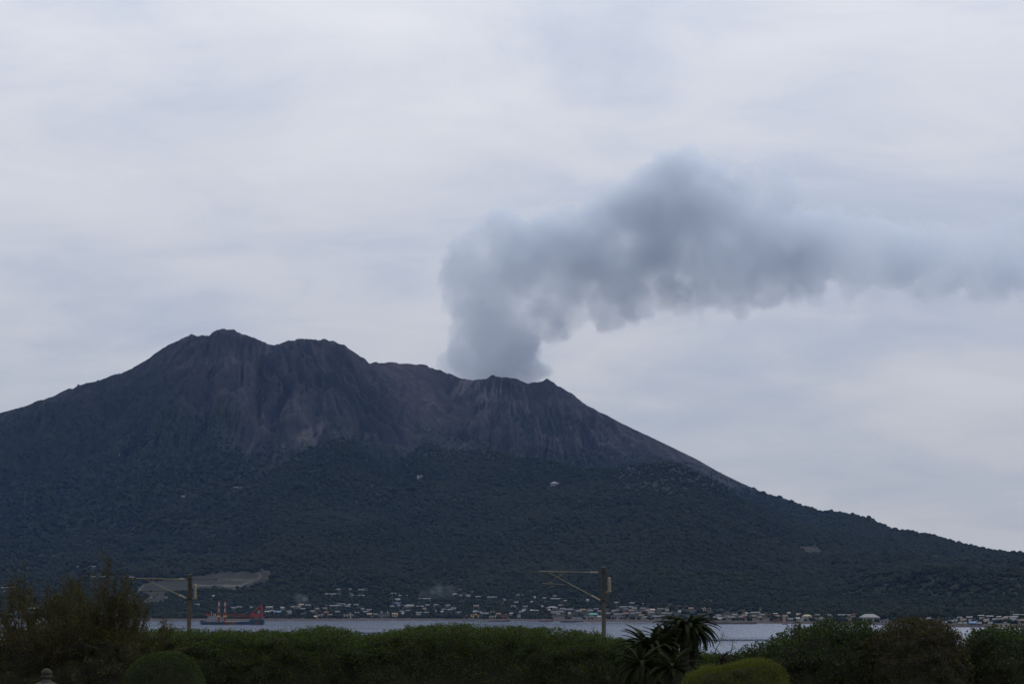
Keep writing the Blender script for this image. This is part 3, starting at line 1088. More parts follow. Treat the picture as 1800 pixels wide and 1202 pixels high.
# ================================================================== forest on the slopes (one uncountable mass)
def forest():
    N = 230000
    u = rng.uniform(-0.275, 0.275, N)
    d = np.sqrt(rng.uniform(2050.0 ** 2, 8300.0 ** 2, N))
    i = np.clip(np.searchsorted(U1, u), 1, len(U1) - 1)
    t = (d - DS[i, 0]) / (DR[i, 0] - DS[i, 0])
    j = np.clip(np.searchsorted(T1, t), 1, len(T1) - 1)
    ok = (t > 0.004) & (t < 1.0)
    vg = VEG[i, j]
    ok &= vg > rng.uniform(0.25, 1.05, N)
    x, y = u * d, d
    z = ground_z(x, y)
    # skip what the relief hides
    e = (z + 9 - CAMZ) / d
    ok &= e > RUN[i, np.maximum(j - 2, 0)] - 0.0006
    # town quarters and yards stay open
    pxx, pyy = ue_px(u, (z - CAMZ) / d)
    town = ((pxx > 1065) & (pxx < 1350) & (pyy > 1070)) | ((pxx > 1350) & (pyy > 1085)) | ((pxx > 970) & (pxx <= 1065) & (pyy > 1070))
    ok &= ~(town & (rng.random(N) < 0.78))
    ok &= ~((BARE[i, j] > 0.12) | (ROAD[i, j] > 0.3)) 
    h = np.array(HOUSES)
    idx = np.where(ok)[0]
    bad = np.zeros(len(idx), bool)
    X_, Y_ = x[idx], y[idx]
    for hx, hy, hw, hd, hh in h:
        near = np.abs(Y_ - hy) < 150
        k = np.where(near)[0]
        xx = X_[k] - hx * Y_[k] / hy
        bad[k] |= (np.abs(xx) < hw / 2 + 2.5) & (Y_[k] > hy - 85) & (Y_[k] < hy + hd + 5)
    low_ = bad.copy()
    foot = np.zeros(len(idx), bool)
    for hx, hy, hw, hd, hh in h:
        foot |= (np.abs(X_ - hx) < hw / 2 + 1.5) & (Y_ > hy - 2) & (Y_ < hy + hd + 2)
    idx, low_ = idx[~foot], low_[~foot]
    sz = 3.9 * np.exp(rng.normal(0, 0.30, len(idx))) * (0.55 + 0.45 * vg[idx])
    sz *= 0.62 + 0.38 * sstep(25, 90, z[idx])
    sz = np.where(low_, np.minimum(sz, rng.uniform(1.0, 2.7, len(idx))), sz)
    low = sstep(300, 650, z[idx])
    sz *= (1 - 0.45 * low)
    me = bpy.data.meshes.new('forest')
    me.vertices.add(len(idx))
    me.vertices.foreach_set('co', np.stack([x[idx], y[idx], z[idx] + sz * 0.55], -1).astype(np.float32).ravel())
    me.attributes.new('size', 'FLOAT', 'POINT').data.foreach_set('value', sz.astype(np.float32))
    me.attributes.new('turn', 'FLOAT', 'POINT').data.foreach_set('value', rng.uniform(0, 6.28, len(idx)).astype(np.float32))
    fo = obj('forest', me)
    m = bpy.data.materials.new('forest_canopy')
    m.use_nodes = True
    n, l = m.node_tree.nodes, m.node_tree.links
    b = n['Principled BSDF']
    b.inputs['Roughness'].default_value = 0.9
    b.inputs['Specular IOR Level'].default_value = 0.1
    oi = nd(n, 'ShaderNodeObjectInfo')
    tcx = nd(n, 'ShaderNodeNewGeometry')
    nz = nd(n, 'ShaderNodeTexNoise')
    nz.inputs['Scale'].default_value = 1 / 330
    nz.inputs['Detail'].default_value = 3
    l.new(tcx.outputs['Position'], nz.inputs[0])
    a = ramp(n, l, oi.outputs['Random'], [(0.0, (0.0082, 0.0130, 0.0088)), (0.5, (0.0094, 0.0148, 0.0095)), (1.0, (0.0115, 0.0175, 0.0108))])
    c = mixc(n, l, mth(n, l, 'MULTIPLY', ramp(n, l, nz.outputs[0], [(0.38, (0, 0, 0)), (0.62, (1, 1, 1))]), 0.6), a, (0.018, 0.023, 0.0135))
    l.new(c, b.inputs['Base Color'])
    g = bpy.data.node_groups.new('forest_trees', 'GeometryNodeTree')
    g.interface.new_socket('Geometry', in_out='INPUT', socket_type='NodeSocketGeometry')
    g.interface.new_socket('Geometry', in_out='OUTPUT', socket_type='NodeSocketGeometry')
    gn, gl = g.nodes, g.links
    gi, gout = gn.new('NodeGroupInput'), gn.new('NodeGroupOutput')
    ico = gn.new('GeometryNodeMeshIcoSphere')
    ico.inputs['Subdivisions'].default_value = 3
    sp_ = gn.new('GeometryNodeSetPosition')
    nt = gn.new('ShaderNodeTexNoise')
    nt.inputs['Scale'].default_value = 2.1
    nt.inputs['Detail'].default_value = 3
    sub = gn.new('ShaderNodeVectorMath')
    sub.operation = 'SUBTRACT'
    sub.inputs[1].default_value = (0.5, 0.5, 0.5)
    scl = gn.new('ShaderNodeVectorMath')
    scl.operation = 'SCALE'
    scl.inputs['Scale'].default_value = 1.1
    gl.new(nt.outputs['Color'], sub.inputs[0])
    gl.new(sub.outputs[0], scl.inputs[0])
    gl.new(ico.outputs[0], sp_.inputs['Geometry'])
    gl.new(scl.outputs[0], sp_.inputs['Offset'])
    sm = gn.new('GeometryNodeSetMaterial')
    sm.inputs['Material'].default_value = m
    gl.new(sp_.outputs[0], sm.inputs[0])
    iop = gn.new('GeometryNodeInstanceOnPoints')
    gl.new(gi.outputs[0], iop.inputs['Points'])
    gl.new(sm.outputs[0], iop.inputs['Instance'])
    at = gn.new('GeometryNodeInputNamedAttribute')
    at.data_type = 'FLOAT'
    at.inputs['Name'].default_value = 'size'
    gl.new(at.outputs[0], iop.inputs['Scale'])
    at2 = gn.new('GeometryNodeInputNamedAttribute')
    at2.data_type = 'FLOAT'
    at2.inputs['Name'].default_value = 'turn'
    cx = gn.new('ShaderNodeCombineXYZ')
    gl.new(at2.outputs[0], cx.inputs[2])
    gl.new(cx.outputs[0], iop.inputs['Rotation'])
    gl.new(iop.outputs[0], gout.inputs[0])
    md = fo.modifiers.new('trees', 'NODES')
    md.node_group = g
    me.materials.append(m)
    tag(fo, 'dense dark green forest covering the lower slopes of the volcano', 'forest', kind='stuff')
    print('forest trees', len(idx))


forest()


# ================================================================== boats along the far shore
def shore_point(x, y):
    e = px_ue(x, y)[1]
    Yd = min(CAMZ / max(1e-4, -float(e)), float(D_shore(px_ue(x, y)[0])) - 14)
    return Vector((float(px_ue(x, y)[0]) * Yd, Yd, 0))


def boat(x, y, wpx, hull, cabin, lab, cab_pos=0.2, decks=1, flip=1):
    p = shore_point(x, y)
    L = max(4.0, wpx * p.y / FPX)
    B, F = min(4.5, L * 0.3), min(2.2, 0.5 + L * 0.07)
    o = empty('moored_boat', p, -math.atan2(p.x, p.y) + fr.uniform(-0.25, 0.25))
    tag(o, lab, 'boat', 'boats moored along the far shore')
    vs, fs = [], []
    for k, (sx, hb, zb, zt) in enumerate(((-0.5, 0.8, -0.3, F * 0.85), (-0.2, 1.0, -0.4, F * 0.8), (0.15, 1.0, -0.4, F * 0.9), (0.36, 0.65, -0.3, F * 1.1), (0.5, 0.06, 0.3, F * 1.35))):
        xx = sx * L * flip
        vs += [(xx, -B / 2 * hb, zt), (xx, -B / 2 * hb * 0.6, zb), (xx, B / 2 * hb * 0.6, zb), (xx, B / 2 * hb, zt)]
    for k in range(4):
        for q in range(4):
            fs.append((k * 4 + q, k * 4 + (q + 1) % 4, k * 4 + 4 + (q + 1) % 4, k * 4 + 4 + q))
    fs += [(0, 3, 2, 1), (16, 17, 18, 19)]
    MB().add(vs, fs).build('hull', paint(hull), o)
    zc = F * 0.85
    if L > 6:
        for dk in range(decks):
            cl = L * (0.26 if decks == 1 else 0.72 - 0.15 * dk)
            c = MB().box((-cab_pos * L * flip, 0, zc + 1.1), (cl, B * 0.65, 2.2)).build('cabin', paint(cabin), o)
            n = max(2, int(cl / 1.7))
            for i in range(n):
                MB().box((-cab_pos * L * flip + (i + 0.5) * cl / n - cl / 2, -B * 0.325 - 0.03, zc + 1.45), (cl / n * 0.6, 0.08, 0.7)).build('window', GLASS, c)
            zc += 2.35
            MB().box((-cab_pos * L * flip, 0, zc - 0.08), (cl + 0.7, B * 0.75, 0.14)).build('cabin_roof', paint(cabin), o)
        MB().tube([(-cab_pos * L * flip, 0, zc), (-cab_pos * L * flip, 0, zc + 2.2)], 0.07, 6).build('mast', paint('pale'), o)
    else:
        MB().box((-0.1 * L, 0, F + 0.3), (L * 0.3, B * 0.5, 1.0)).build('wheelhouse', paint(cabin), o)


for a in ((507, 1090.5, 5, 'white', 'white', 'left of two tiny white boats right of the crane barge'), (513, 1090.5, 5, 'white', 'white', 'right of two tiny white boats right of the crane barge'),
          (590, 1090.5, 13, 'white', 'white', 'white boat moored below the brown roofed shore houses'), (605, 1090, 8, 'pale', 'white', 'small pale boat below the cream flat roofed building'),
          (642, 1090, 14, 'white', 'white', 'white boat with raised cabin left of the domed building'), (683, 1090, 18, 'white', 'white', 'long white boat with square cabin beside the domed building'),
          (726, 1090, 6, 'white', 'white', 'lone small white boat right of the domed building'), (756, 1090.5, 7, 'white', 'white', 'left of two white boats at the tan shore strip'),
          (767, 1090.5, 12, 'white', 'white', 'right of two white boats at the tan shore strip'), (829, 1090.5, 18, 'pale', 'white', 'long pale boat moored below the yellow building'),
          (899, 1091, 9, 'white', 'pale', 'pale boat right of the short dark breakwater'), (960, 1092, 27, 'redbrown', 'white', 'long red brown hulled boat with white wheelhouse'),
          (1087, 1092.5, 13, 'white', 'white', 'white boat just right of the right railway mast'), (1112, 1093, 16, 'tan', 'white', 'tan hulled boat between the right mast and palm'),
          (1148, 1092, 8, 'white', 'white', 'small white boat left of the palm fronds'), (1296, 1096, 13, 'white', 'white', 'white boat in front of the long dark breakwater'),
          (1348, 1096.5, 4, 'white', 'white', 'tiny white boat right of the long dark breakwater'), (1380, 1097, 11, 'redbrown', 'white', 'small red hulled boat below the tall tan building')):
    boat(*a)
boat(1013, 1092.6, 25, 'darkgrey', 'white', 'dark hulled boat in front of the white two-deck boat', -0.28, 1, -1)
boat(1014, 1090.2, 28, 'white', 'white', 'white two-deck boat with window bands left of the right mast', 0.0, 2, -1)
MB_f = MB()
a, b = shore_point(1030, 1092.6), shore_point(1058, 1092.6)
for i in range(14):
    q = a + (b - a) * (i + 0.5) / 14
    MB_f.box((q.x, q.y - 4, 0.35), (1.35, 0.7, 0.8), 0.1)
tag(MB_f.build('floating_boom', paint('orange')), 'orange floating boom on the water left of the right mast', 'floating boom')


# ================================================================== the crane barge
def barge():
    Yb = CAMZ / ((1096.6 - 1066) / FPX)
    k = Yb / FPX                                  # metres per photo pixel at the barge
    o = empty('crane_barge', (float(px_ue(408, 1096)[0]) * Yb, Yb, 0), 0.04)
    tag(o, 'blue dredging barge with red crane and two striped spuds', 'barge')
    RED, BLUE, WHITE = mat('barge_red', (0.22, 0.028, 0.022), 0.7, 0.4, 0.3), mat('barge_blue', (0.014, 0.035, 0.065), 0.7, 0.5, 0.2), paint('white')
    RUST, DARK, YEL = mat('barge_rust', (0.10, 0.042, 0.03), 0.85, 0.5, 0.3), paint('darkgrey'), paint('yellow')

    def X_(x):
        return (x - 408) * k

    def Z_(y):
        return (1096.6 - y) * k
    W = 16.0
    # hull: raked bow on the left, three painted lengths
    def hull(xa, xb, yt, m, rake=0.0, name='hull'):
        A, B, T_ = X_(xa), X_(xb), Z_(yt)
        vs = [(A + rake, -W / 2, -1.2), (B, -W / 2, -1.2), (B, -W / 2, T_), (A, -W / 2, T_), (A + rake, W / 2, -1.2), (B, W / 2, -1.2), (B, W / 2, T_), (A, W / 2, T_)]
        return MB().add(vs, [(0, 1, 2, 3), (7, 6, 5, 4), (3, 2, 6, 7), (0, 4, 5, 1), (0, 3, 7, 4), (1, 5, 6, 2)]).build(name, m, o)
    h1 = hull(353, 395, 1091.3, BLUE, 2.0)
    hull(395.05, 416, 1092.2, RUST)
    hull(416.05, 439, 1091.5, BLUE)
    hull(439.05, 463.5, 1087.6, BLUE)
    MB().box((X_(452), -W / 2 - 0.06, Z_(1092.5)), (5.5 * k, 0.1, 4.6)).build('rust_patch', RUST, o)
    MB().box((X_(374), -W / 2 - 0.15, Z_(1092)), (40 * k, 0.3, 0.4)).build('rubbing_strake', DARK, o)
    for i in range(9):
        MB().lathe([(0.35, -0.2), (0.75, -0.2), (0.85, 0), (0.75, 0.2), (0.35, 0.2)], 10).build('tyre_fender', DARK, h1, True, (0, 0, 0)).matrix_local = \
            Matrix.Translation((X_(356 + i * 4.2), -W / 2 - 0.25, Z_(1093.2))) @ Matrix.Rotation(math.pi / 2, 4, 'X')
    MB().box((X_(409), 0, Z_(1091.4)), (26 * k, W * 0.7, 0.5)).build('deck_cargo', paint('cream'), o)
    # bow bulwark and winches
    MB().box((X_(356), 0, Z_(1090.4)), (4 * k, W * 0.96, 1.4)).build('bulwark', BLUE, o)
    for dx in (358, 362):
        MB().lathe([(0.9, -1.6), (0.9, -1.4), (0.5, -1.4), (0.5, 1.4), (0.9, 1.4), (0.9, 1.6)], 10).build('winch', DARK, o, True).matrix_local = Matrix.Translation((X_(dx), -3, Z_(1090))) @ Matrix.Rotation(math.pi / 2, 4, 'X')
    # deckhouses
    MB().box((X_(372), 0, Z_(1090.3)), (15 * k, 9.5, 2.6)).build('deckhouse_base', paint('pale'), o)

    def house(xa, xb, ya, yb, d, floors):
        A, B, b0, t0 = X_(xa), X_(xb), Z_(yb), Z_(ya)
        c = MB().box(((A + B) / 2, 0, (b0 + t0) / 2), (B - A, d, t0 - b0)).build('deckhouse', WHITE, o)
        MB().box(((A + B) / 2, 0, t0 + 0.12), (B - A + 0.8, d + 0.8, 0.2)).build('deckhouse_roof', paint('pale'), c)
        n = int((B - A) / 1.9)
        for fl in range(floors):
            for i in range(n):
                MB().box((A + (i + 0.5) * (B - A) / n, -d / 2 - 0.04, b0 + (fl + 0.55) * (t0 - b0) / floors), (0.95, 0.1, 1.0)).build('window', GLASS, c)
    house(366, 381.5, 1082.3, 1089, 8.5, 2)
    house(386, 394, 1083.5, 1089, 7.0, 2)
    MB().add([(X_(374), -2.5, Z_(1082)), (X_(380), -2.5, Z_(1082)), (X_(379), -2.5, Z_(1078)), (X_(375.5), -2.5, Z_(1078)), (X_(374), 2.5, Z_(1082)), (X_(380), 2.5, Z_(1082)), (X_(379), 2.5, Z_(1078)), (X_(375.5), 2.5, Z_(1078))],
             [(0, 1, 2, 3), (7, 6, 5, 4), (3, 2, 6, 7), (0, 3, 7, 4), (1, 5, 6, 2)]).build('bridge', WHITE, o)
    MB().box((X_(377.2), -2.56, Z_(1080)), (3.4 * k, 0.1, 1.1)).build('bridge_window', GLASS, o)
    MB().box((X_(367), 0, Z_(1080)), (9 * k, 5, 1.6)).build('winch_house', RED, o)
    MB().tube([(X_(371.5), 0, Z_(1082)), (X_(371.5), 0, Z_(1074))], 0.35, 8).build('mast', YEL, o)
    for x_ in (363.5, 367.5):
        MB().tube([(X_(x_), 0, Z_(1082)), (X_(x_ + 1), 0, Z_(1076.5))], 0.25, 6).build('davit', RED, o)
    # spuds: red and white bands
    for x_ in (385.2, 395.6):
        s = empty_part = bpy.data.objects.new('spud', MB().tube([(X_(x_), -3.5, -1.0), (X_(x_), -3.5, Z_(1082))], 1.0, 12).mesh('spud'))
        s.data.materials.append(RED)
        link(s, o)
        for ya, yb, m in ((1056.5, 1058.3, RED), (1058.3, 1064.3, WHITE), (1064.3, 1069.2, RED), (1069.2, 1075, WHITE), (1075, 1082, RED)):
            MB().tube([(X_(x_), -3.5, Z_(yb) + 0.01), (X_(x_), -3.5, Z_(ya))], 1.02, 14).build('band', m, s)
        MB().box((X_(x_), -3.5, Z_(1082.3)), (3.6, 3.6, 2.0)).build('spud_guide', YEL, o)
        for dx in (-1.5, 1.5):
            MB().box((X_(x_) + dx, -3.5, Z_(1079)), (0.35, 1.6, 5.0)).build('guide_post', RED, o)
    # crane: slewing body, A-frame, lowered lattice boom
    MB().lathe([(5.2, 0), (5.2, 1.0), (4.4, 1.2), (4.4, 2.6)], 20).build('turntable', DARK, o, False, (X_(450), 0, Z_(1088)))
    MB().box((X_(450), 0, Z_(1081.2)), (22 * k, 8.5, 4.2)).build('crane_house', RED, o)
    MB().box((X_(443.5), -3.2, Z_(1077.6)), (5 * k, 2.4, 2.4)).build('crane_cab', RED, o)
    MB().box((X_(442), -4.43, Z_(1077.3)), (2.2 * k, 0.1, 1.3)).build('cab_window', GLASS, o)
    MB().box((X_(454), 0, Z_(1074.8)), (4.2 * k, 3.2, 3.4)).build('winch_cabin', paint('pale'), o)
    for s_ in (-1, 1):
        MB().tube([(X_(440.5), 3.2 * s_, Z_(1079)), (X_(458.8), 1.0 * s_, Z_(1063.2))], 0.62, 8).build('a_frame_leg', RED, o)
        MB().tube([(X_(460.2), 3.2 * s_, Z_(1079)), (X_(458.8), 1.0 * s_, Z_(1063.2))], 0.62, 8).build('a_frame_leg', RED, o)
        MB().tube([(X_(451), 2.1 * s_, Z_(1070)), (X_(459.5), 2.1 * s_, Z_(1070.5))], 0.3, 6).build('brace', RED, o)
    MB().box((X_(458.8), 0, Z_(1063)), (1.6, 3.4, 1.2)).build('sheave_head', RED, o)
    boom = MB()
    a, b = Vector((X_(440), 0, Z_(1082.5))), Vector((X_(397), 0, Z_(1079.8)))
    N = 14
    ch = [(-1.1, -1.1), (1.1, -1.1), (1.1, 1.1), (-1.1, 1.1)]
    for y_, z_ in ch:
        boom.tube([a + Vector((0, y_ * 0.5, z_ * 0.5)), a.lerp(b, 0.15) + Vector((0, y_, z_)), a.lerp(b, 0.85) + Vector((0, y_, z_)), b + Vector((0, y_ * 0.4, z_ * 0.4))], 0.22, 6)
    for i in range(N):
        p0, p1 = a.lerp(b, 0.12 + 0.74 * i / N), a.lerp(b, 0.12 + 0.74 * (i + 1) / N)
        for q in range(4):
            c0, c1 = ch[q], ch[(q + 1) % 4]
            boom.tube([p0 + Vector((0, *c0)), p1 + Vector((0, *c1))], 0.11, 5)
    boom.build('boom', RED, o)
    for s_ in (-0.8, 0.8):
        MB().tube([(X_(458.8), s_, Z_(1063)), tuple(b + Vector((0, s_ * 0.5, 0)))], 0.06, 5).build('pendant_rope', DARK, o)
    MB().box((X_(399), 0, Z_(1082.5)), (2.4, 3.0, 3.0)).build('grab_bucket', DARK, o)
    MB().tube([(X_(400), 0, Z_(1089)), (X_(400), 0, Z_(1081))], 0.5, 8).build('boom_rest', RED, o)
    for x_ in np.linspace(398, 437, 12):
        MB().tube([(X_(x_), -W / 2 + 0.3, Z_(1092.2)), (X_(x_), -W / 2 + 0.3, Z_(1090.4))], 0.07, 5).build('rail_post', paint('pale'), o)


barge()

# ================================================================== railway masts and overhead wires
CONC = mat('mast_concrete', (0.105, 0.095, 0.08), 0.9, 0.35, 1.5, bump=0.2)
STEEL = mat('galvanised_steel', (0.165, 0.15, 0.105), 0.65, 0.4, 2.0)
PORC = mat('insulator_porcelain', (0.21, 0.19, 0.135), 0.45, 0.2, 3.0)
BLK = mat('black_fitting', (0.012, 0.012, 0.012), 0.6, 0.2, 3.0)


def railway_mast(xb, yt, ytop_arm, ylow, tip_x, YD, lab, full):
    k = YD / FPX
    base = px(xb, 1118, YD)
    gz_ = garden_z(YD)
    o = empty('railway_mast', (base.x, YD, gz_))
    tag(o, lab, 'railway mast', 'railway masts')

    def L(x, y, dy=0.0):
        p_ = px(x, y, YD)
        return Vector((p_.x - base.x, dy, p_.z - gz_))
    H = L(xb, yt).z
    MB().tube([(0, 0, -0.5), (0, 0, H * 0.5), (0, 0, H)], [0.155, 0.142, 0.128], 14).build('pole', CONC, o, True)
    MB().lathe([(0.13, 0), (0.1, 0.05), (0.02, 0.07)], 12).build('pole_cap', CONC, o, True, (0, 0, H))
    # top tube with its insulator, then the sloping strut with its insulator
    zt, zl = L(xb, ytop_arm).z, L(xb, ylow).z
    tip = Vector(((tip_x - xb) * k, 0.9, zt + 0.09))
    root, root2 = Vector((-0.14, 0, zt)), Vector((-0.14, 0, zl))

    def part(a, b, f0, f1, r, name, m, n=8):
        return MB().tube([a.lerp(b, f0), a.lerp(b, f1)], r, n).build(name, m, o, True)

    def insulator(a, b, f0, f1):
        N = 9
        pts, rad = [], []
        for i in range(N * 2 + 1):
            pts.append(a.lerp(b, f0 + (f1 - f0) * i / (N * 2)))
            rad.append(0.075 if i % 2 else 0.05)
        MB().tube(pts, rad, 12).build('insulator', PORC, o, True)
    for z_ in (zt, zl):
        MB().lathe([(0.16, -0.05), (0.175, -0.05), (0.175, 0.05), (0.16, 0.05)], 14).build('clamp', BLK, o, False, (0, 0, z_))
    part(root, tip, 0, 0.05, 0.03, 'arm_joint', BLK)
    insulator(root, tip, 0.05, 0.18)
    part(root, tip, 0.17, 1.0, 0.032, 'top_arm', STEEL)
    st = root.lerp(tip, 0.86)
    insulator(root2, st, 0.03, 0.19)
    part(root2, st, 0.18, 1.0, 0.03, 'strut', STEEL)
    # registration arm hanging below the tip
    if full:
        a_ = L(954, 1024.5, 0.85)
        b_ = L(992, 1026.5, 0.55)
        MB().tube([a_, b_], 0.024, 8).build('registration_arm', STEEL, o)
        MB().tube([L(990, 1007, 0.5), L(966, 1024.5, 0.8)], 0.022, 8).build('brace', STEEL, o)
        MB().tube([L(964, 1006.5, 0.8), L(958, 1022.5, 0.85)], 0.008, 6).build('stay_wire', BLK, o)
        MB().tube([L(979, 1029, 0.7), L(972, 1030, 0.75), L(962, 1034, 0.8)], 0.014, 6).build('steady_arm', STEEL, o)
        MB().box(L(979, 1030, 0.68), (0.10, 0.08, 0.13)).build('wire_clamp', BLK, o)
    else:
        MB().tube([L(268, 1017.5, 0.7), L(262, 1024, 0.75)], 0.02, 8).build('brace', STEEL, o)
    # feeder insulator on its bracket on the right side
    xi = 0.36
    z0, z1 = zt - 1.22 + 0.02, zt - 0.28
    MB().box((0.26, 0, z0 - 0.06), (0.42, 0.10, 0.10)).build('bracket', STEEL, o)
    prof = [(0.07, 0)]
    for i in range(9):
        z_ = 0.04 + i * (z1 - z0 - 0.08) / 9
        prof += [(0.075, z_), (0.115, z_ + 0.02), (0.115, z_ + 0.05), (0.075, z_ + 0.075)]
    prof += [(0.06, z1 - z0)]
    MB().lathe(prof, 12).build('feeder_insulator', PORC, o, True, (xi, 0, z0))
    MB().lathe([(0.16, 0), (0.16, 0.04), (0.1, 0.07)], 12).build('insulator_foot', STEEL, o, True, (xi, 0, z0 - 0.03))
    for z_ in np.linspace(1.6, H - 2.4, 9):
        MB().tube([(0.13, 0, z_), (0.24, 0, z_)], 0.012, 5).build('step_bolt', STEEL, o)
    return Vector((base.x, YD, gz_)) + root.lerp(tip, 0.36 if full else 0.55), o


YM = 142.0
PR, mast_r = railway_mast(1061.5, 997, 1006, 1056, 948, YM, 'concrete railway mast with braced arm standing left of the palm', True)
PL, mast_l = railway_mast(332, 1010, 1018, 1052, 234, YM + 3, 'concrete railway mast with plain arm left of the crane barge', False)


def wire(pts, r, name, lab, clamps=()):
    m = MB()
    m.tube(pts, r, 6)
    o = m.build(name, BLK)
    tag(o, lab, 'wire', 'overhead railway wires')
    for c in clamps:
        MB().box((0, 0, 0), (0.16, 0.07, 0.085)).build('clamp', BLK, o, False, c)


def wl_pts(xy, Yf):
    return [px(x, y, Yf(x)) for x, y in xy]


yf = lambda x: YM + 0.6 + 3.0 * (1061 - x) / 730.0
top = [(-500, 1016), (-60, 1020), (196, 1019), (290, 1018), (380, 1018.2), (470, 1018.3), (570, 1017.3), (676, 1015), (778, 1011.5), (892, 1007), (1020, 1005), (1162, 1008.5), (1314, 1011), (1479, 1011.8), (1661, 1011.8), (1850, 1010), (2300, 1004)]
wire(wl_pts(top, yf), 0.013, 'overhead_wire', 'upper thin overhead wire carrying small dark clamps across the view', [px(x, y, yf(x)) for x, y in ((196, 1019), (380, 1018.2), (570, 1017.3), (676, 1015), (778, 1011.5), (892, 1007), (1162, 1008.5), (1314, 1011), (1479, 1011.8), (1661, 1011.8))])
low = [(-500, 1036), (265, 1038.5), (620, 1038.8), (979, 1032.5), (1180, 1037), (1500, 1038.5), (1800, 1039), (2300, 1036)]
wire(wl_pts(low, yf), 0.014, 'contact_wire', 'lower thin overhead wire below the one with clamps', [px(265, 1038.5, yf(265))])

# ================================================================== garden plants
def leaf_mesh(name, c, nrm, size, aspect=1.9, jitter=0.9, up=0.0):
    """one folded quad per leaf"""
    n = len(c)
    d = rng.normal(size=(n, 3)) * jitter + nrm + np.array([0, 0, up])
    d /= np.linalg.norm(d, axis=1)[:, None] + 1e-9
    t = rng.normal(size=(n, 3))
    t -= (t * d).sum(1)[:, None] * d
    t /= np.linalg.norm(t, axis=1)[:, None] + 1e-9
    s = size * rng.uniform(0.65, 1.35, n)[:, None]
    nn = np.cross(d, t)
    base, tip = c, c + d * s
    mid = c + d * s * 0.5
    w = s / aspect * 0.5
    v = np.stack([base, mid + t * w + nn * w * 0.35, tip, mid - t * w + nn * w * 0.35], 1).reshape(-1, 3)
    f = np.arange(n * 4).reshape(n, 4)
    return mesh_np(name, v, f)


def foliage(name, cols, rough=0.55):
    """leaf material: each leaf takes one of a few tints"""
    m = bpy.data.materials.new(name)
    m.use_nodes = True
    n, l = m.node_tree.nodes, m.node_tree.links
    b = n['Principled BSDF']
    b.inputs['Roughness'].default_value = rough
    b.inputs['Specular IOR Level'].default_value = 0.12
    g = nd(n, 'ShaderNodeNewGeometry')
    c = ramp(n, l, g.outputs['Random Per Island'], [(i / (len(cols) - 1), k) for i, k in enumerate(cols)])
    t = nd(n, 'ShaderNodeTexCoord')
    nz = nd(n, 'ShaderNodeTexNoise')
    nz.inputs['Scale'].default_value = 1.3
    nz.inputs['Detail'].default_value = 3
    l.new(t.outputs['Object'], nz.inputs[0])
    hs = nd(n, 'ShaderNodeHueSaturation')
    l.new(mth(n, l, 'MULTIPLY_ADD', nz.outputs[0], 0.8, 0.6), hs.inputs['Value'])
    l.new(mth(n, l, 'MULTIPLY_ADD', nz.outputs[0], 0.06, 0.47), hs.inputs['Hue'])
    l.new(c, hs.inputs['Color'])
    l.new(hs.outputs[0], b.inputs['Base Color'])
    tr = nd(n, 'ShaderNodeBsdfTranslucent')
    l.new(hs.outputs[0], tr.inputs[0])
    mx = nd(n, 'ShaderNodeMixShader')
    mx.inputs[0].default_value = 0.25
    l.new(b.outputs[0], mx.inputs[1])
    l.new(tr.outputs[0], mx.inputs[2])
    l.new(mx.outputs[0], n['Material Output'].inputs[0])
    return m


TWIG = mat('twig_bark', (0.045, 0.034, 0.025), 0.9, 0.4, 6.0)
CORE = mat('inner_twigs', (0.016, 0.016, 0.009), 0.95, 0.5, 4.0)


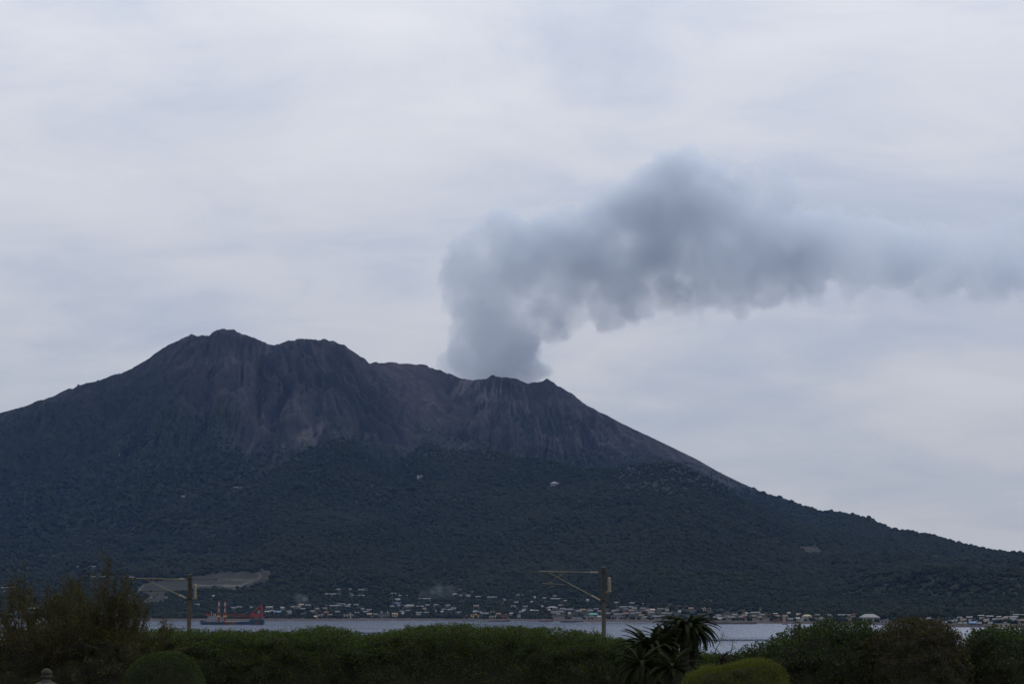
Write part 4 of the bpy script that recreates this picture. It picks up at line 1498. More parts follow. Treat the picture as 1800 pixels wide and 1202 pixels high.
def clipped_mass(name, lab, cat, prof, YD, depth, leafm, leaf=0.055, dens=700, rough=0.16, group=None, lump=0.25, spread=0.16, sprouts=0, round_=2.4, aspect=1.9, up=0.0, jit=0.9):
    """a shrub or hedge whose top line follows prof [(photo x, photo y)...] at forward distance YD"""
    P = np.array([tuple(px(x, y, YD)) for x, y in prof])
    xs, zs = P[:, 0], P[:, 2]
    x0, x1 = xs[0], xs[-1]
    zb = garden_z(YD) - 0.1
    o = empty(name, ((x0 + x1) / 2, YD, zb))
    tag(o, lab, cat, group)
    org = np.array([(x0 + x1) / 2, YD, zb])

    def surf(a, b, shrink=0.0):
        """a 0..1 along the plant, b 0..1 from the back foot over the top to the front foot"""
        x = x0 + (x1 - x0) * a
        top = np.interp(x, xs, zs) - zb
        endr = np.minimum(a, 1 - a) * (x1 - x0)
        rr = np.clip(endr / min(depth * 0.8, (x1 - x0) * 0.5), 0, 1)
        rr = np.sqrt(np.clip(1 - (1 - rr) ** 2, 0, 1))
        hd = depth / 2 * (0.35 + 0.65 * rr)
        th = (b - 0.5) * math.pi
        cy_, sy_ = np.cos(th), np.sin(th)
        q = 2.0 / round_
        yy = -np.sign(sy_) * np.abs(sy_) ** q * hd
        zz_ = top * np.abs(cy_) ** q
        lum = lump * (fbm(x * 1.1 + 30, (yy + zz_) * 1.1 + 7, 3, 11) - 0.5) * 2 * np.minimum(1, rr + 0.3)
        k = 1 + (lum - shrink) / np.maximum(np.hypot(yy, zz_), 0.4)
        yy2 = yy * k
        z2 = zz_ * k - np.where(lum > 0, lum, lum) * (np.abs(cy_) ** q) * 0.8
        return np.stack([x, YD + yy2, zb + z2], -1) - org
    # leaves
    Lx = x1 - x0
    hmax = (zs - zb).max()
    N = int(dens * Lx * (depth + 1.3 * hmax))
    a, b = rng.random(N), rng.beta(1.1, 1.2, N) * 0.74 + 0.18
    c = surf(a, b)
    e1, e2 = surf(np.clip(a + 0.004, 0, 1), b), surf(a, b + 0.01)
    nr = np.cross(e2 - c, e1 - c)
    nr /= np.linalg.norm(nr, axis=1)[:, None] + 1e-9
    nr *= np.sign((nr * (c - np.array([0, 0, hmax * 0.3]) * 1.0)).sum(1))[:, None]
    clump = fbm(c[:, 0] * 2.6 + 40, (c[:, 1] + c[:, 2]) * 2.6, 3, 14) - 0.5
    off = -np.abs(rng.normal(0, spread, N)) + rough * 2.2 * clump
    c = c + nr * off[:, None]
    me = leaf_mesh('foliage', c, nr, leaf, aspect, jit, up)
    fo = obj('foliage', me, leafm, o)
    fo['kind'] = 'stuff'
    # dark twiggy inside
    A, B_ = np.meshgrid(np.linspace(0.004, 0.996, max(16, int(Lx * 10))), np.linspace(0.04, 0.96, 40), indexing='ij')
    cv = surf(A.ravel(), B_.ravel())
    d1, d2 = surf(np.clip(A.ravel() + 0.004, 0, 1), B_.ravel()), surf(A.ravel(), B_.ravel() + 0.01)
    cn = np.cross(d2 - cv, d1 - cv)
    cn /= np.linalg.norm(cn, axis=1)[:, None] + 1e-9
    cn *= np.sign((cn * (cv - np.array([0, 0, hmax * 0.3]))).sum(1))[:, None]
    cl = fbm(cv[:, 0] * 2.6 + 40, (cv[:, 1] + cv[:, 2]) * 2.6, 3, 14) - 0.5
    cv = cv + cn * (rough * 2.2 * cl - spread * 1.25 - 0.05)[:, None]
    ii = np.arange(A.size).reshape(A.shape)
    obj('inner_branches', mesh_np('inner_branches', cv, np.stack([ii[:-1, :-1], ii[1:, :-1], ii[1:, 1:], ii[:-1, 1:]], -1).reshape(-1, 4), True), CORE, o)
    return o, org


def shoots(o, org, spots, YD, leafm, leaf=0.06):
    """unclipped shoots that stick out of the top; spots = (photo x, base y, top y, spread px, count)"""
    for x, yb, yt, sp_, n in spots:
        st, lc, ln = MB(), [], []
        for i in range(n):
            a = px(x + fr.uniform(-sp_, sp_) * 0.5, yb + 4, YD + fr.uniform(-0.3, 0.3)) - Vector(org)
            b = px(x + fr.uniform(-sp_, sp_), yt + fr.uniform(0, (yb - yt) * 0.6), YD) - Vector(org)
            b.y = a.y + fr.uniform(-0.1, 0.1)
            st.tube([a, a.lerp(b, 0.5) + Vector((0.01, 0, 0.01)), b], [0.009, 0.007, 0.004], 5)
            for k in range(9):
                q = a.lerp(b, 0.25 + 0.75 * k / 8)
                lc.append(tuple(q))
                ln.append((fr.uniform(-1, 1), fr.uniform(-1, 1), 0.5))
        s = st.build('shoot', TWIG, o)
        obj('shoot_leaves', leaf_mesh('shoot_leaves', np.array(lc), np.array(ln), leaf, 2.0, 0.4), leafm, s)


L_HEDGE = foliage('hedge_leaves', [(0.0225, 0.0366, 0.0074), (0.0345, 0.055, 0.0092), (0.047, 0.0708, 0.0112), (0.0627, 0.0819, 0.0149)])
L_DARK = foliage('broad_leaves', [(0.016, 0.027, 0.0079), (0.0258, 0.0424, 0.0104), (0.0355, 0.0553, 0.0131), (0.0491, 0.0643, 0.017)])
L_RED = foliage('bronze_leaves', [(0.0188, 0.0261, 0.0095), (0.0276, 0.0356, 0.0117), (0.0439, 0.0368, 0.0145), (0.0658, 0.0345, 0.0174)])
L_BALL = foliage('topiary_leaves', [(0.0217, 0.0347, 0.0104), (0.0335, 0.0504, 0.0134), (0.0468, 0.0643, 0.0163)])
L_YEL = foliage('needle_leaves', [(0.054, 0.0627, 0.0121), (0.081, 0.0918, 0.0156), (0.1134, 0.1188, 0.0208)])
L_BROWN = foliage('autumn_leaves', [(0.0159, 0.0235, 0.0063), (0.0283, 0.0314, 0.0088), (0.0424, 0.0392, 0.0101), (0.0481, 0.047, 0.0101), (0.0537, 0.0353, 0.0113)])

YH = 76.0
hedge, horg = clipped_mass('hedge', 'long clipped green hedge running across the foreground below the water', 'hedge',
    [(60, 1108), (180, 1105), (230, 1104), (260, 1107), (330, 1110), (400, 1109), (440, 1111), (480, 1113), (520, 1109), (570, 1104), (600, 1107), (622, 1113), (640, 1117), (668, 1113), (700, 1106), (720, 1104), (760, 1100), (800, 1098),
     (840, 1101), (880, 1104), (950, 1105), (1000, 1109), (1040, 1113), (1080, 1121), (1120, 1131), (1180, 1142), (1250, 1149), (1300, 1152), (1340, 1158)], YH, 4.2, L_HEDGE, 0.06, 680, 0.19, lump=0.30, round_=3.6)
shoots(hedge, horg, [(457, 1112, 1104, 7, 9), (568, 1106, 1099, 10, 6), (716, 1106, 1093, 9, 7), (770, 1101, 1094, 9, 5), (815, 1100, 1096, 14, 6), (1045, 1115, 1101, 8, 6), (1020, 1112, 1106, 10, 4), (390, 1110, 1106, 20, 5), (930, 1106, 1102, 30, 7), (640, 1116, 1112, 16, 4)], YH, L_HEDGE)

clipped_mass('round_topiary', 'dome shaped clipped shrub in front of the hedge at lower left', 'shrub',
    [(213, 1208), (220, 1186), (232, 1167), (248, 1154), (265, 1147), (290, 1143), (315, 1146), (333, 1155), (347, 1170), (356, 1188), (362, 1208)], 62.0, 2.4, L_BALL, 0.035, 2200, 0.05, lump=0.05, spread=0.07)

o, g_ = clipped_mass('green_bush', 'broad dark green bush rising right of the dead stalks', 'bush',
    [(1270, 1162), (1300, 1148), (1335, 1132), (1362, 1121), (1385, 1113), (1400, 1101), (1430, 1093), (1460, 1091), (1490, 1098), (1505, 1098), (1520, 1094), (1535, 1104), (1550, 1125), (1565, 1150)], 73.0, 4.0, L_DARK, 0.075, 520, 0.30, 'bushes on the right', lump=0.30, spread=0.22)
shoots(o, g_, [(1358, 1124, 1115, 5, 5), (1405, 1102, 1094, 8, 5), (1448, 1094, 1087, 10, 6), (1510, 1098, 1091, 10, 6)], 73.0, L_DARK, 0.075)
o, g_ = clipped_mass('bronze_bush', 'tall bush with reddish brown tips between two green bushes', 'bush',
    [(1515, 1135), (1535, 1112), (1552, 1102), (1575, 1094), (1600, 1088), (1622, 1085), (1645, 1090), (1662, 1098), (1678, 1108), (1690, 1122), (1706, 1150)], 72.0, 4.0, L_RED, 0.07, 560, 0.26, 'bushes on the right', lump=0.26, spread=0.2)
shoots(o, g_, [(1597, 1090, 1080, 8, 6), (1614, 1087, 1079, 6, 6), (1668, 1102, 1097, 8, 4), (1684, 1116, 1108, 8, 5)], 72.0, L_RED, 0.07)
o, g_ = clipped_mass('green_bush', 'green hedge-like bush at the right edge of the frame', 'bush',
    [(1680, 1150), (1692, 1126), (1702, 1113), (1720, 1106), (1750, 1103), (1780, 1107), (1810, 1105), (1850, 1108), (1900, 1104), (1960, 1125)], 73.5, 4.0, L_DARK, 0.075, 520, 0.26, 'bushes on the right', lump=0.22, spread=0.2)
shoots(o, g_, [(1712, 1108, 1102, 8, 5), (1742, 1104, 1099, 12, 6), (1775, 1106, 1099, 10, 6)], 73.5, L_DARK, 0.075)

clipped_mass('needle_bush', 'low yellowish green feathery bush at the bottom right of the palm', 'bush',
    [(1196, 1215), (1206, 1190), (1222, 1180), (1236, 1170), (1262, 1166), (1298, 1161), (1325, 1158), (1345, 1162), (1362, 1171), (1378, 1183), (1389, 1206)], 56.0, 2.4, L_YEL, 0.075, 1500, 0.16, lump=0.16, spread=0.10, aspect=7.0, up=0.9, jit=0.5)


# ------------------------------------------------------------------ brown tree and the shrub below it
def branch_tree(name, lab, base, height, spread, seed, leafm, nlimb, leaf, perleaf, upness):
    r_, lr = random.Random(seed), random.Random(seed + 100)
    o = empty(name, base)
    tag(o, lab, 'tree')
    tr, br, lc, ln = MB(), MB(), [], []
    hub = Vector((0, 0, height * 0.16))
    tr.tube([(0, 0, -0.3), (0.03, 0, height * 0.08), tuple(hub)], [0.14, 0.11, 0.10], 10)
    tr.build('trunk', TWIG, o, True)

    def grow(p, d, L, rad, lvl):
        pts, q = [p], p.copy()
        dd = d.copy()
        N = 4
        for i in range(N):
            dd = (dd + Vector((r_.uniform(-.16, .16), r_.uniform(-.16, .16), upness * 0.16))).normalized()
            q = q + dd * L / N
            pts.append(q.copy())
        br.tube(pts, [rad * (1 - 0.55 * i / N) for i in range(N + 1)], 5 if lvl else 7, cap=False)
        if lvl >= 2:
            for i in range(perleaf):
                t_ = lr.uniform(0.1, 1.0) * N
                a_ = pts[int(min(t_, N - 1))].lerp(pts[int(min(t_, N - 1)) + 1], t_ - int(min(t_, N - 1)))
                lc.append(tuple(a_ + Vector((lr.gauss(0, .035), lr.gauss(0, .035), lr.gauss(0, .035)))))
                ln.append(tuple(dd * 0.6 + Vector((lr.uniform(-1, 1), lr.uniform(-1, 1), lr.uniform(-.3, 1)))))
        if lvl < 3:
            for i in range((5, 5, 4)[lvl]):
                t_ = r_.uniform(0.3, 1.0) * N
                a_ = pts[int(min(t_, N - 1))].lerp(pts[int(min(t_, N - 1)) + 1], t_ - int(min(t_, N - 1)))
                ax = Vector((r_.gauss(0, 1), r_.gauss(0, 1), r_.gauss(0, 0.6)))
                nd_ = (dd + ax * 0.42 + Vector((0, 0, upness * 0.25))).normalized()
                grow(a_, nd_, L * r_.uniform(0.5, 0.72), rad * 0.5, lvl + 1)
    for i in range(nlimb):
        an = 2 * math.pi * (i + r_.uniform(-.3, .3)) / nlimb
        el = r_.uniform(0.45, 1.25)
        d = Vector((math.cos(an) * math.cos(el) * spread, math.sin(an) * math.cos(el) * spread, math.sin(el))).normalized()
        grow(hub.copy(), d, height * r_.uniform(0.36, 0.46), 0.040, 0)
    br.build('branches', TWIG, o)
    cr = obj('crown', leaf_mesh('crown', np.array(lc), np.array(ln), leaf, 2.2, 0.5), leafm, o)
    cr['kind'] = 'stuff'
    return o


b_ = px(135, 1150, 67.0)
branch_tree('brown_tree', 'bare branched tree with sparse brown leaves rising above the hedge', (b_.x, 67.0, garden_z(67)), 5.8, 1.95, 47, L_BROWN, 13, 0.055, 36, 0.5)
b_ = px(-10, 1150, 68.0)
branch_tree('brown_tree', 'smaller thin brown leaved tree at the left frame edge', (b_.x, 68.0, garden_z(68)), 5.0, 1.5, 9, L_BROWN, 10, 0.055, 22, 0.5)
clipped_mass('brown_shrub', 'loose olive brown shrub under the brown tree behind the stone lantern', 'shrub',
    [(-60, 1120), (0, 1112), (40, 1106), (90, 1102), (140, 1100), (190, 1108), (225, 1120), (245, 1145), (256, 1175), (262, 1212)], 65.5, 2.6, L_BROWN, 0.055, 620, 0.34, lump=0.30, spread=0.25)


# ------------------------------------------------------------------ sago palms
L_PALM = foliage('sago_leaflets', [(0.009, 0.0134, 0.0044), (0.0146, 0.0202, 0.0059), (0.0213, 0.0269, 0.0069)], 0.8)
PTRUNK = mat('sago_trunk', (0.035, 0.028, 0.022), 0.95, 0.5, 9.0, bump=0.8)


def frond_mesh(L, droop, seed):
    r_ = random.Random(seed)
    m = MB()
    N = 12
    pts = []
    p, a = Vector((0, 0, 0)), 0.0
    for i in range(N + 1):
        pts.append(p.copy())
        a -= droop / N * (0.4 + 1.2 * i / N)
        p = p + Vector((math.cos(a), 0, math.sin(a))) * L / N
    m.tube(pts, [0.014 * (1 - 0.8 * i / N) for i in range(N + 1)], 5)
    K = 56
    for i in range(K):
        t_ = 0.10 + 0.90 * i / (K - 1)
        j = min(int(t_ * N), N - 1)
        q = pts[j].lerp(pts[j + 1], t_ * N - j)
        d = (pts[j + 1] - pts[j]).normalized()
        n_ = Vector((-d.z, 0, d.x))
        ll = L * 0.125 * (math.sin(math.pi * (0.12 + 0.83 * t_)) ** 0.6) * r_.uniform(0.9, 1.1)
        for s_ in (-1, 1):
            dv = (d * 0.75 + Vector((0, s_, 0)) * 0.8 + n_ * 0.35).normalized()
            w = d * 0.008
            tip = q + dv * ll + Vector((0, 0, -0.10 * ll))
            mid = q + dv * ll * 0.55
            m.add([q - w, mid - w * 1.1, tip, mid + w * 1.1, q + w], [(0, 1, 2, 3, 4)])
    return m.mesh('frond')


FROND = [frond_mesh(1.0, d_, 20 + i) for i, d_ in enumerate((0.75, 1.05, 1.35, 1.65))]
for f_ in FROND:
    f_.materials.append(L_PALM)


def sago(xh, yh, YD, xb, rad_px, nf, lab, lean=0.0, emin=-0.25, emax=1.35, az=None, trunk_r=0.14):
    gz_ = garden_z(YD)
    h = px(xh, yh, YD)
    b = px(xb, yh, YD)
    o = empty('sago_palm', (b.x, YD, gz_))
    tag(o, lab, 'sago palm', 'sago palms beside the hedge')
    H = h.z - gz_
    pts, rad = [], []
    N = 16
    for i in range(N + 1):
        t_ = i / N
        pts.append(((h.x - b.x) * t_ ** 1.5, 0, -0.2 + (H + 0.2) * t_))
        rad.append(trunk_r * (1.08 - 0.12 * t_) * (1.06 if i % 2 else 0.95) + (0.05 if i > N - 2 else 0))
    MB().tube(pts, rad, 14).build('trunk', PTRUNK, o, False)
    sc_len = rad_px * YD / FPX
    for i in range(nf):
        t_ = (i + 0.5) / nf
        el = emax + (emin - emax) * t_ ** 0.85
        an = i * 2.39996 + fr.uniform(-.25, .25)
        if az is not None:
            an = az[0] + (az[1] - az[0]) * ((i * 0.618034) % 1.0)
        f = link(bpy.data.objects.new('frond', FROND[min(3, max(0, int(t_ * 3 + fr.uniform(0, 1.2))))]), o)
        s_ = sc_len * fr.uniform(0.92, 1.18)
        f.matrix_local = Matrix.Translation((pts[-1][0], 0, pts[-1][2] - 0.02)) @ Matrix.Rotation(an, 4, 'Z') @ Matrix.Rotation(-el, 4, 'Y') @ Matrix.Rotation(fr.uniform(-.2, .2), 4, 'X') @ Matrix.Scale(s_, 4)
    # woolly cone in the heart of the crown
    MB().lathe([(0.10, -0.05), (0.12, 0.05), (0.09, 0.15), (0.02, 0.22)], 10).build('crown_heart', PTRUNK, o, True, (pts[-1][0], 0, pts[-1][2]))


sago(1207, 1101, 68.0, 1194, 56, 104, 'tallest sago palm with a full arching crown on a thick trunk', emin=-0.3, emax=0.75, trunk_r=0.15)
sago(1142, 1140, 67.0, 1150, 60, 72, 'leftmost low sago palm fanning its fronds towards the railway mast', emin=0.0, emax=1.1)
sago(1172, 1142, 69.0, 1172, 54, 60, 'upright fronded sago palm just left of the tallest one', emin=0.35, emax=1.45)
sago(1128, 1168, 65.5, 1135, 56, 44, 'drooping low sago palm in front at the bottom of the clump', emin=-0.4, emax=1.1)
sago(1180, 1176, 65.0, 1185, 52, 44, 'dark low sago palm below the tallest trunk', emin=-0.3, emax=1.2)
sago(1218, 1150, 68.8, 1215, 34, 22, 'short sago palm sprouting against the right of the tall trunk', emin=0.0, emax=1.3, trunk_r=0.09)
sago(1272, 1160, 69.0, 1272, 28, 20, 'smallest sago palm at the foot of the dead stalks', emin=0.0, emax=1.3, trunk_r=0.08)


# ------------------------------------------------------------------ dead stalks
def stalk(xb, yb, xt, yt, YD, lab, seed, n):
    r_ = random.Random(seed)
    a, b = px(xb, yb, YD), px(xt, yt, YD)
    base = Vector((a.x, YD, garden_z(YD)))
    o = empty('dead_stalk', base)
    tag(o, lab, 'dead plant', 'dead stalks beside the palms')
    a, b = a - base, b - base
    MB().tube([(-(b.x - a.x) * 0.4, 0, 0), a, a.lerp(b, 0.5) + Vector((0.015, 0, 0)), b], [0.022, 0.018, 0.013, 0.005], 6).build('stem', mat('dead_stem', (0.07, 0.055, 0.045), 0.9, 0.3, 8.0), o, True)
    for i in range(n):
        t_ = 0.25 + 0.72 * i / n
        p0 = a.lerp(b, t_)
        s_ = 1 if r_.random() < 0.78 else -1
        L_ = r_.uniform(0.14, 0.30) * (1.15 - t_ * 0.6)
        MB().tube([p0, p0 + Vector((s_ * L_ * 0.6, r_.uniform(-.08, .08), L_ * 0.15)), p0 + Vector((s_ * L_, r_.uniform(-.1, .1), -L_ * 0.12))], [0.006, 0.005, 0.003], 4).build('twig', MATS['dead_stem'], o)


stalk(1258, 1142, 1273, 1109, 69.5, 'taller leaning dead stalk with bristly side twigs right of the palm', 3, 11)
stalk(1284, 1148, 1289, 1123, 69.5, 'shorter thin dead stalk between the palm and right bushes', 4, 8)

# ------------------------------------------------------------------ stone lantern
STONE = mat('lantern_stone', (0.048, 0.047, 0.040), 0.95, 0.6, 5.0, bump=0.5)
YL = 56.0
q = px(82, 1174, YL)
zb = garden_z(YL)
H = q.z - zb
o = empty('stone_lantern', (q.x, YL, zb))
tag(o, 'weathered grey stone lantern with a rounded finial at the lower left', 'stone lantern')
MB().lathe([(0.48, 0), (0.48, 0.14), (0.40, 0.20), (0.30, 0.24)], 6).build('base', STONE, o)
MB().lathe([(0.19, 0), (0.16, 0.1), (0.145, 0.4), (0.16, H - 1.45), (0.2, H - 1.38)], 16).build('post', STONE, o, True, (0, 0, 0.24))
MB().lathe([(0.22, 0), (0.40, 0.12), (0.40, 0.20), (0.30, 0.22)], 6).build('platform', STONE, o, False, (0, 0, H - 1.12))
fb = MB().lathe([(0.26, 0), (0.27, 0.32)], 6).build('fire_box', STONE, o, False, (0, 0, H - 0.90))
for k in range(3):
    an = math.pi / 6 + k * 2 * math.pi / 3
    MB().box((math.cos(an) * 0.226, math.sin(an) * 0.226, 0.16), (0.02, 0.16, 0.18), an).build('light_opening', BLK, fb)
MB().lathe([(0.30, -0.04), (0.56, 0.0), (0.58, 0.05), (0.42, 0.12), (0.24, 0.21), (0.15, 0.25)], 6).build('roof', STONE, o, False, (0, 0, H - 0.575))
MB().lathe([(0.10, 0), (0.125, 0.025), (0.125, 0.055), (0.085, 0.075), (0.08, 0.085), (0.135, 0.12), (0.15, 0.155), (0.14, 0.17), (0.10, 0.18), (0.10, 0.19), (0.135, 0.215), (0.14, 0.255), (0.115, 0.30), (0.07, 0.335), (0.015, 0.35)], 18).build('finial', STONE, o, True, (0, 0, H - 0.35))


# ================================================================== smoke
def smoke_material(name, color, dens, aniso=0.2):
    m = bpy.data.materials.new(name)
    m.use_nodes = True
    n, l = m.node_tree.nodes, m.node_tree.links
    n.clear()
    out = nd(n, 'ShaderNodeOutputMaterial')
    pv = nd(n, 'ShaderNodeVolumePrincipled')
    pv.inputs['Color'].default_value = color + (1,)
    pv.inputs['Density'].default_value = dens
    pv.inputs['Anisotropy'].default_value = aniso
    l.new(pv.outputs[0], out.inputs['Volume'])
    return m


def noise3(shape, cell, seed):
    """smooth random field on a voxel grid, lattice spacing `cell` voxels"""
    r_ = np.random.default_rng(seed)
    lat = [int(n / cell) + 3 for n in shape]
    g = r_.random(lat).astype(np.float32)
    for ax, n in enumerate(shape):
        t = np.arange(n) / cell + 0.37
        i = t.astype(int)
        f = (t - i).astype(np.float32)
        f = f * f * (3 - 2 * f)
        sh = [1, 1, 1]
        sh[ax] = n
        g = np.take(g, i, axis=ax) * (1 - f.reshape(sh)) + np.take(g, i + 1, axis=ax) * f.reshape(sh)
    return g


def fbm3(shape, cell, octs, seed, gain=0.55):
    tot, a, w = 0, 1.0, 0
    for k in range(octs):
        if cell / 2 ** k < 1.2:
            break
        tot = tot + a * noise3(shape, cell / 2 ** k, seed + k)
        w += a
        a *= gain
    return tot / w - 0.5


def smoke(name, lab, puffs, voxel, m, seed, kids=12, sub=6, top_amp=0.16, low_amp=0.5, edge=0.16, fade=None):
    """puffs: (centre, radius, weight); weight under 0.5 marks thin veils. Each puff carries smaller billows, those smaller ones again;
    the density is worked out on a grid and handed to a Volume Cube through the grid points"""
    r_ = np.random.default_rng(seed)
    P = np.array([tuple(p[0]) for p in puffs], np.float32)
    rad = np.array([p[1] for p in puffs], np.float32)
    pad = (rad * 1.5)[:, None]
    org, end = (P - pad).min(0), (P + pad).max(0)
    shape = tuple(int((end[i] - org[i]) / voxel) for i in range(3))
    R0 = float(np.median(rad))
    body = np.full(shape, -1e3, np.float32)
    veil = np.full(shape, -1e3, np.float32)

    def stamp(F, c, r, soft):
        lo = np.maximum(((c - org - r - soft) / voxel).astype(int), 0)
        hi = np.minimum(((c - org + r + soft) / voxel).astype(int) + 2, shape)
        if (hi <= lo).any():
            return
        ax = [(np.arange(lo[i], hi[i]) + 0.5) * voxel + org[i] - c[i] for i in range(3)]
        d = np.sqrt(ax[0][:, None, None] ** 2 + ax[1][None, :, None] ** 2 + ax[2][None, None, :] ** 2)
        sl = tuple(slice(lo[i], hi[i]) for i in range(3))
        F[sl] = np.maximum(F[sl], (r - d).astype(np.float32))

    def kidsof(c, r, n, f):
        for _ in range(n):
            v = r_.normal(size=3)
            v /= np.linalg.norm(v)
            yield c + v * r * r_.uniform(0.62, 0.9), r * f * r_.uniform(0.7, 1.3)
    for (c, r, w) in zip(P, rad, [p[2] for p in puffs]):
        if w < 0.5:
            stamp(veil, c, r * 1.3, R0 * 0.8)
            continue
        stamp(body, c, r * 0.92, R0 * 0.8)
        for c1, r1 in kidsof(c, r * 0.92, kids, 0.42):
            stamp(body, c1, r1, R0 * 0.5)
            for c2, r2 in kidsof(c1, r1, sub, 0.45):
                stamp(body, c2, r2, R0 * 0.3)
    nz = fbm3(shape, R0 * 0.8 / voxel, 5, seed, 0.62)
    big = fbm3(shape, R0 * 2.4 / voxel, 2, seed + 50)
    mid = fbm3(shape, R0 * 1.3 / voxel, 4, seed + 80)
    gz_ = np.gradient(body, axis=2) / voxel
    low = np.clip((gz_ + 0.2) / 0.9, 0, 1)
    amp = R0 * (top_amp + (low_amp - top_amp) * low) * 2.4
    e = R0 * edge * (1 + 2.0 * low)
    x = np.clip((body + amp * nz + e * 0.5) / (2 * e), 0, 1)
    dens = x * x * (3 - 2 * x) * np.clip(0.9 + 1.6 * big + 2.6 * mid, 0.12, 1.7)
    v = np.clip((veil + R0 * 3.2 * nz + R0 * 0.1) / (R0 * 1.1), 0, 1)
    dens = np.maximum(dens, 0.17 * v * v)
    X_ = (np.arange(shape[0]) + 0.5) * voxel + org[0]
    Z_ = (np.arange(shape[2]) + 0.5) * voxel + org[2]
    if fade:
        dens *= (1 + (fade[2] - 1) * sstep(fade[0], fade[1], X_))[:, None, None]
        dens *= (fade[5] + (1 - fade[5]) * sstep(fade[3], fade[4], Z_))[None, None, :]
    # fade out at the grid faces
    Y_ = (np.arange(shape[1]) + 0.5) * voxel + org[1]
    me = bpy.data.meshes.new(name)
    N = dens.size
    me.vertices.add(N)
    co = np.empty(shape + (3,), np.float32)
    co[..., 0], co[..., 1], co[..., 2] = X_[:, None, None], Y_[None, :, None], Z_[None, None, :]
    me.vertices.foreach_set('co', co.ravel())
    me.attributes.new('smoke', 'FLOAT', 'POINT').data.foreach_set('value', dens.astype(np.float32).ravel())
    g = bpy.data.node_groups.new(name, 'GeometryNodeTree')
    g.interface.new_socket('Geometry', in_out='INPUT', socket_type='NodeSocketGeometry')
    g.interface.new_socket('Geometry', in_out='OUTPUT', socket_type='NodeSocketGeometry')
    n, l = g.nodes, g.links
    gi, gout = n.new('NodeGroupInput'), n.new('NodeGroupOutput')
    pos = n.new('GeometryNodeInputPosition').outputs[0]
    sx = n.new('ShaderNodeSeparateXYZ')
    l.new(pos, sx.inputs[0])
    idx = None
    for i in range(3):
        a = mth(n, l, 'FLOOR', mth(n, l, 'MULTIPLY', mth(n, l, 'SUBTRACT', sx.outputs[i], float(org[i])), 1.0 / voxel))
        a = mth(n, l, 'MINIMUM', mth(n, l, 'MAXIMUM', a, 0.0), float(shape[i] - 1))
        if idx is None:
            idx = a
        else:
            k = n.new('FunctionNodeIntegerMath')
            k.operation = 'MULTIPLY_ADD'
            l.new(idx, k.inputs[0])
            k.inputs[1].default_value = shape[i]
            l.new(a, k.inputs[2])
            idx = k.outputs[0]
    at = n.new('GeometryNodeInputNamedAttribute')
    at.data_type = 'FLOAT'
    at.inputs['Name'].default_value = 'smoke'
    si = n.new('GeometryNodeSampleIndex')
    si.data_type = 'FLOAT'
    si.domain = 'POINT'
    si.clamp = True
    l.new(gi.outputs[0], si.inputs['Geometry'])
    l.new(at.outputs[0], si.inputs['Value'])
    l.new(idx, si.inputs['Index'])
    vc = n.new('GeometryNodeVolumeCube')
    l.new(si.outputs[0], vc.inputs['Density'])
    vc.inputs['Min'].default_value = tuple(float(o_ + voxel * 0.5) for o_ in org)
    vc.inputs['Max'].default_value = tuple(float(org[i] + voxel * (shape[i] - 0.5)) for i in range(3))
    for i, a in enumerate('XYZ'):
        vc.inputs['Resolution ' + a].default_value = shape[i]
    sm = n.new('GeometryNodeSetMaterial')
    sm.inputs['Material'].default_value = m
    l.new(vc.outputs[0], sm.inputs[0])
    l.new(sm.outputs[0], gout.inputs[0])
    o = obj(name, me, m)
    md = o.modifiers.new('density', 'NODES')
    md.node_group = g
    tag(o, lab, 'smoke', kind='stuff')
    return o


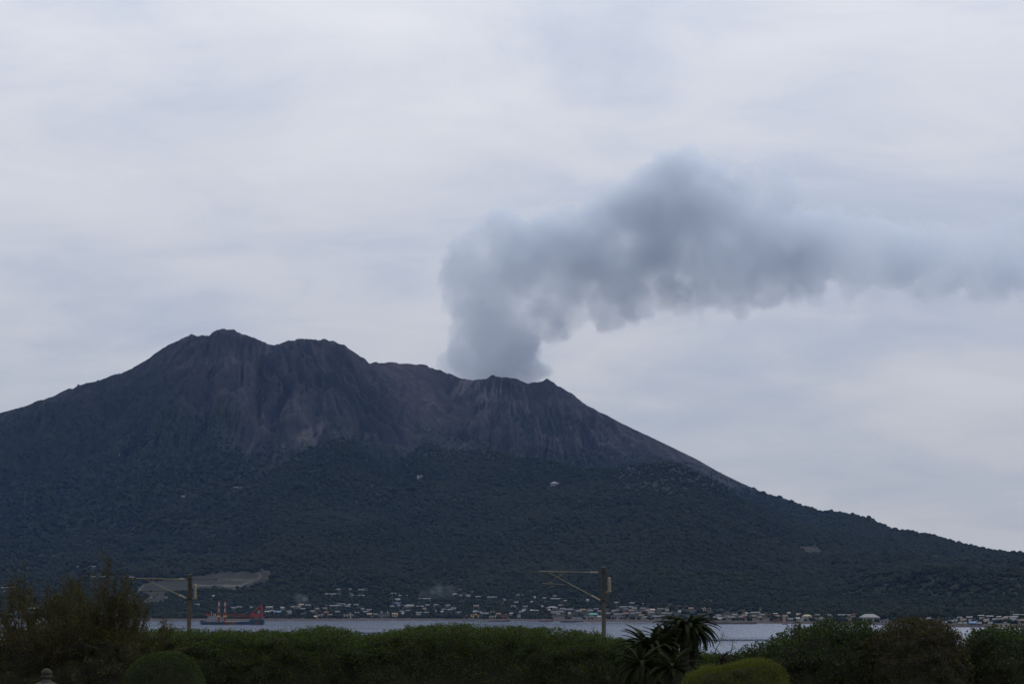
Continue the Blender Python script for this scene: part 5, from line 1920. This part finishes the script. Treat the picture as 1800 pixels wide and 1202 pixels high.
PUFF = """795 640 28 .5 -60|838 652 40 .5 0|880 655 40 .5 20|922 648 34 .5 40|828 612 42 .75 0|878 606 46 .8 30|920 604 36 .6 -30|850 572 50 .9 0|900 562 56 1 30|945 560 34 .7 -30
826 476 46 .85 -40|816 440 30 .7 20|850 432 44 .75 0|884 492 66 1 0|900 430 54 .8 -60|932 522 58 1 30|962 472 64 1 -30|984 428 52 .8 40|960 410 30 .6 -20
1012 502 58 1 40|1042 450 60 1 -40|1066 400 54 .85 10|1062 528 38 .9 0|1092 482 60 1 60|1104 522 40 .9 -20|1040 380 30 .6 30
1100 366 52 .85 -30|1150 332 50 .85 20|1190 308 42 .8 -20|1232 308 38 .8 30|1180 390 68 1 0|1250 372 54 1 -40|1150 440 68 1 30|1222 440 66 1 -20|1262 330 30 .8 0
1310 334 34 .7 20|1360 326 38 .7 -20|1392 338 27 .6 20|1312 392 56 .9 0|1372 360 30 .6 20|1290 452 62 1 30|1350 432 58 .95 -30|1362 488 44 .9 10|1420 430 56 .9 30|1396 508 28 .7 -10
1480 420 48 .85 -20|1540 430 48 .85 20|1600 440 46 .8 -10|1660 448 46 .8 20|1720 450 44 .8 -20|1780 452 44 .75 10|1850 455 48 .75 0|1930 460 50 .7 0|1250 500 38 .9 -20|1196 500 30 .8 10|1480 466 36 .8 10|1560 470 34 .7 0|1640 480 34 .6 0
960 610 22 .35 0|1040 590 22 .35 10|1000 590 20 .3 0|1110 560 26 .4 0|1240 535 30 .35 0|1330 525 30 .4 0|1440 515 30 .35 0|1540 520 36 .33 0|1640 525 40 .33 0|1740 520 44 .33 0|1850 520 46 .33 0|1180 545 26 .35 0|960 575 34 .8 0|838 545 52 1 10|885 540 58 1 -20|930 545 54 1 20|845 590 50 1 0|900 590 48 1 20|975 535 48 1 0|1005 552 36 .8 10|1062 545 36 .8 -20|1120 530 38 .9 20|1180 515 40 .9 -10|1240 505 42 .9 20|1300 503 42 .9 -20|1350 508 38 .8 10|1420 492 36 .7 0|1500 486 34 .7 10|790 650 30 .4 0|945 655 26 .4 0|1420 470 50 .8 0|1500 440 60 .8 0|1580 455 56 .8 10|1660 460 58 .8 -10|1740 460 58 .8 0|1820 455 56 .8 0|1900 452 58 .8 0"""
YP = 9050.0
puffs = []
for ln in PUFF.splitlines():
    for it in ln.split('|'):
        x_, y_, r_, w_, dy_ = (float(v) for v in it.split())
        puffs.append((px(x_, y_, YP + dy_ * 1.6), r_ * YP / FPX * (1.10 + 0.08 * min(1.0, max(0.0, (x_ - 1250) / 250))), w_))
M_PLUME = smoke_material('ash_plume', (0.885, 0.934, 1.0), 0.0082)
smoke('smoke_plume', 'blue grey ash plume drifting right from the crater', puffs, 7.0, M_PLUME, 5, 14, 8, 0.26, 0.42, 0.045, fade=(800.0, 1950.0, 0.55, 950.0, 1250.0, 1.35))

M_WISP = smoke_material('bonfire_smoke', (0.80, 0.90, 1.0), 0.007)
for nm, (x_, y_), lab, seg in (('bonfire_smoke', (530, 1064), 'thin blue bonfire smoke over the shore houses right of the barge', [(0, 0, 6), (-4, -6, 9), (4, -10, 11), (-6, -14, 10)]),
                               ('bonfire_smoke', (733, 1056), 'thin blue bonfire smoke drifting right over the lower slope', [(0, 0, 5), (6, -5, 8), (14, -10, 11), (24, -14, 13), (40, -18, 14), (58, -20, 14)])):
    g0 = ground_px(x_, y_)
    k = g0.y / FPX
    pf = [(px(x_ + a, y_ + b, g0.y - 25), c * k, 0.9) for i, (a, b, c) in enumerate(seg)]
    smoke(nm, lab, pf, 1.4, M_WISP, 9, 6, 3, 0.5, 0.6, 0.5)

# ================================================================== haze over the bay
HB = MB().box((0, 6500, 1300), (24800, 15400, 2620))
hz = HB.build('haze', smoke_material('thin_haze', (0.25, 0.46, 1.0), 1.15e-5, 0.0))
tag(hz, 'thin blue haze in the air over the bay', 'haze', kind='stuff')
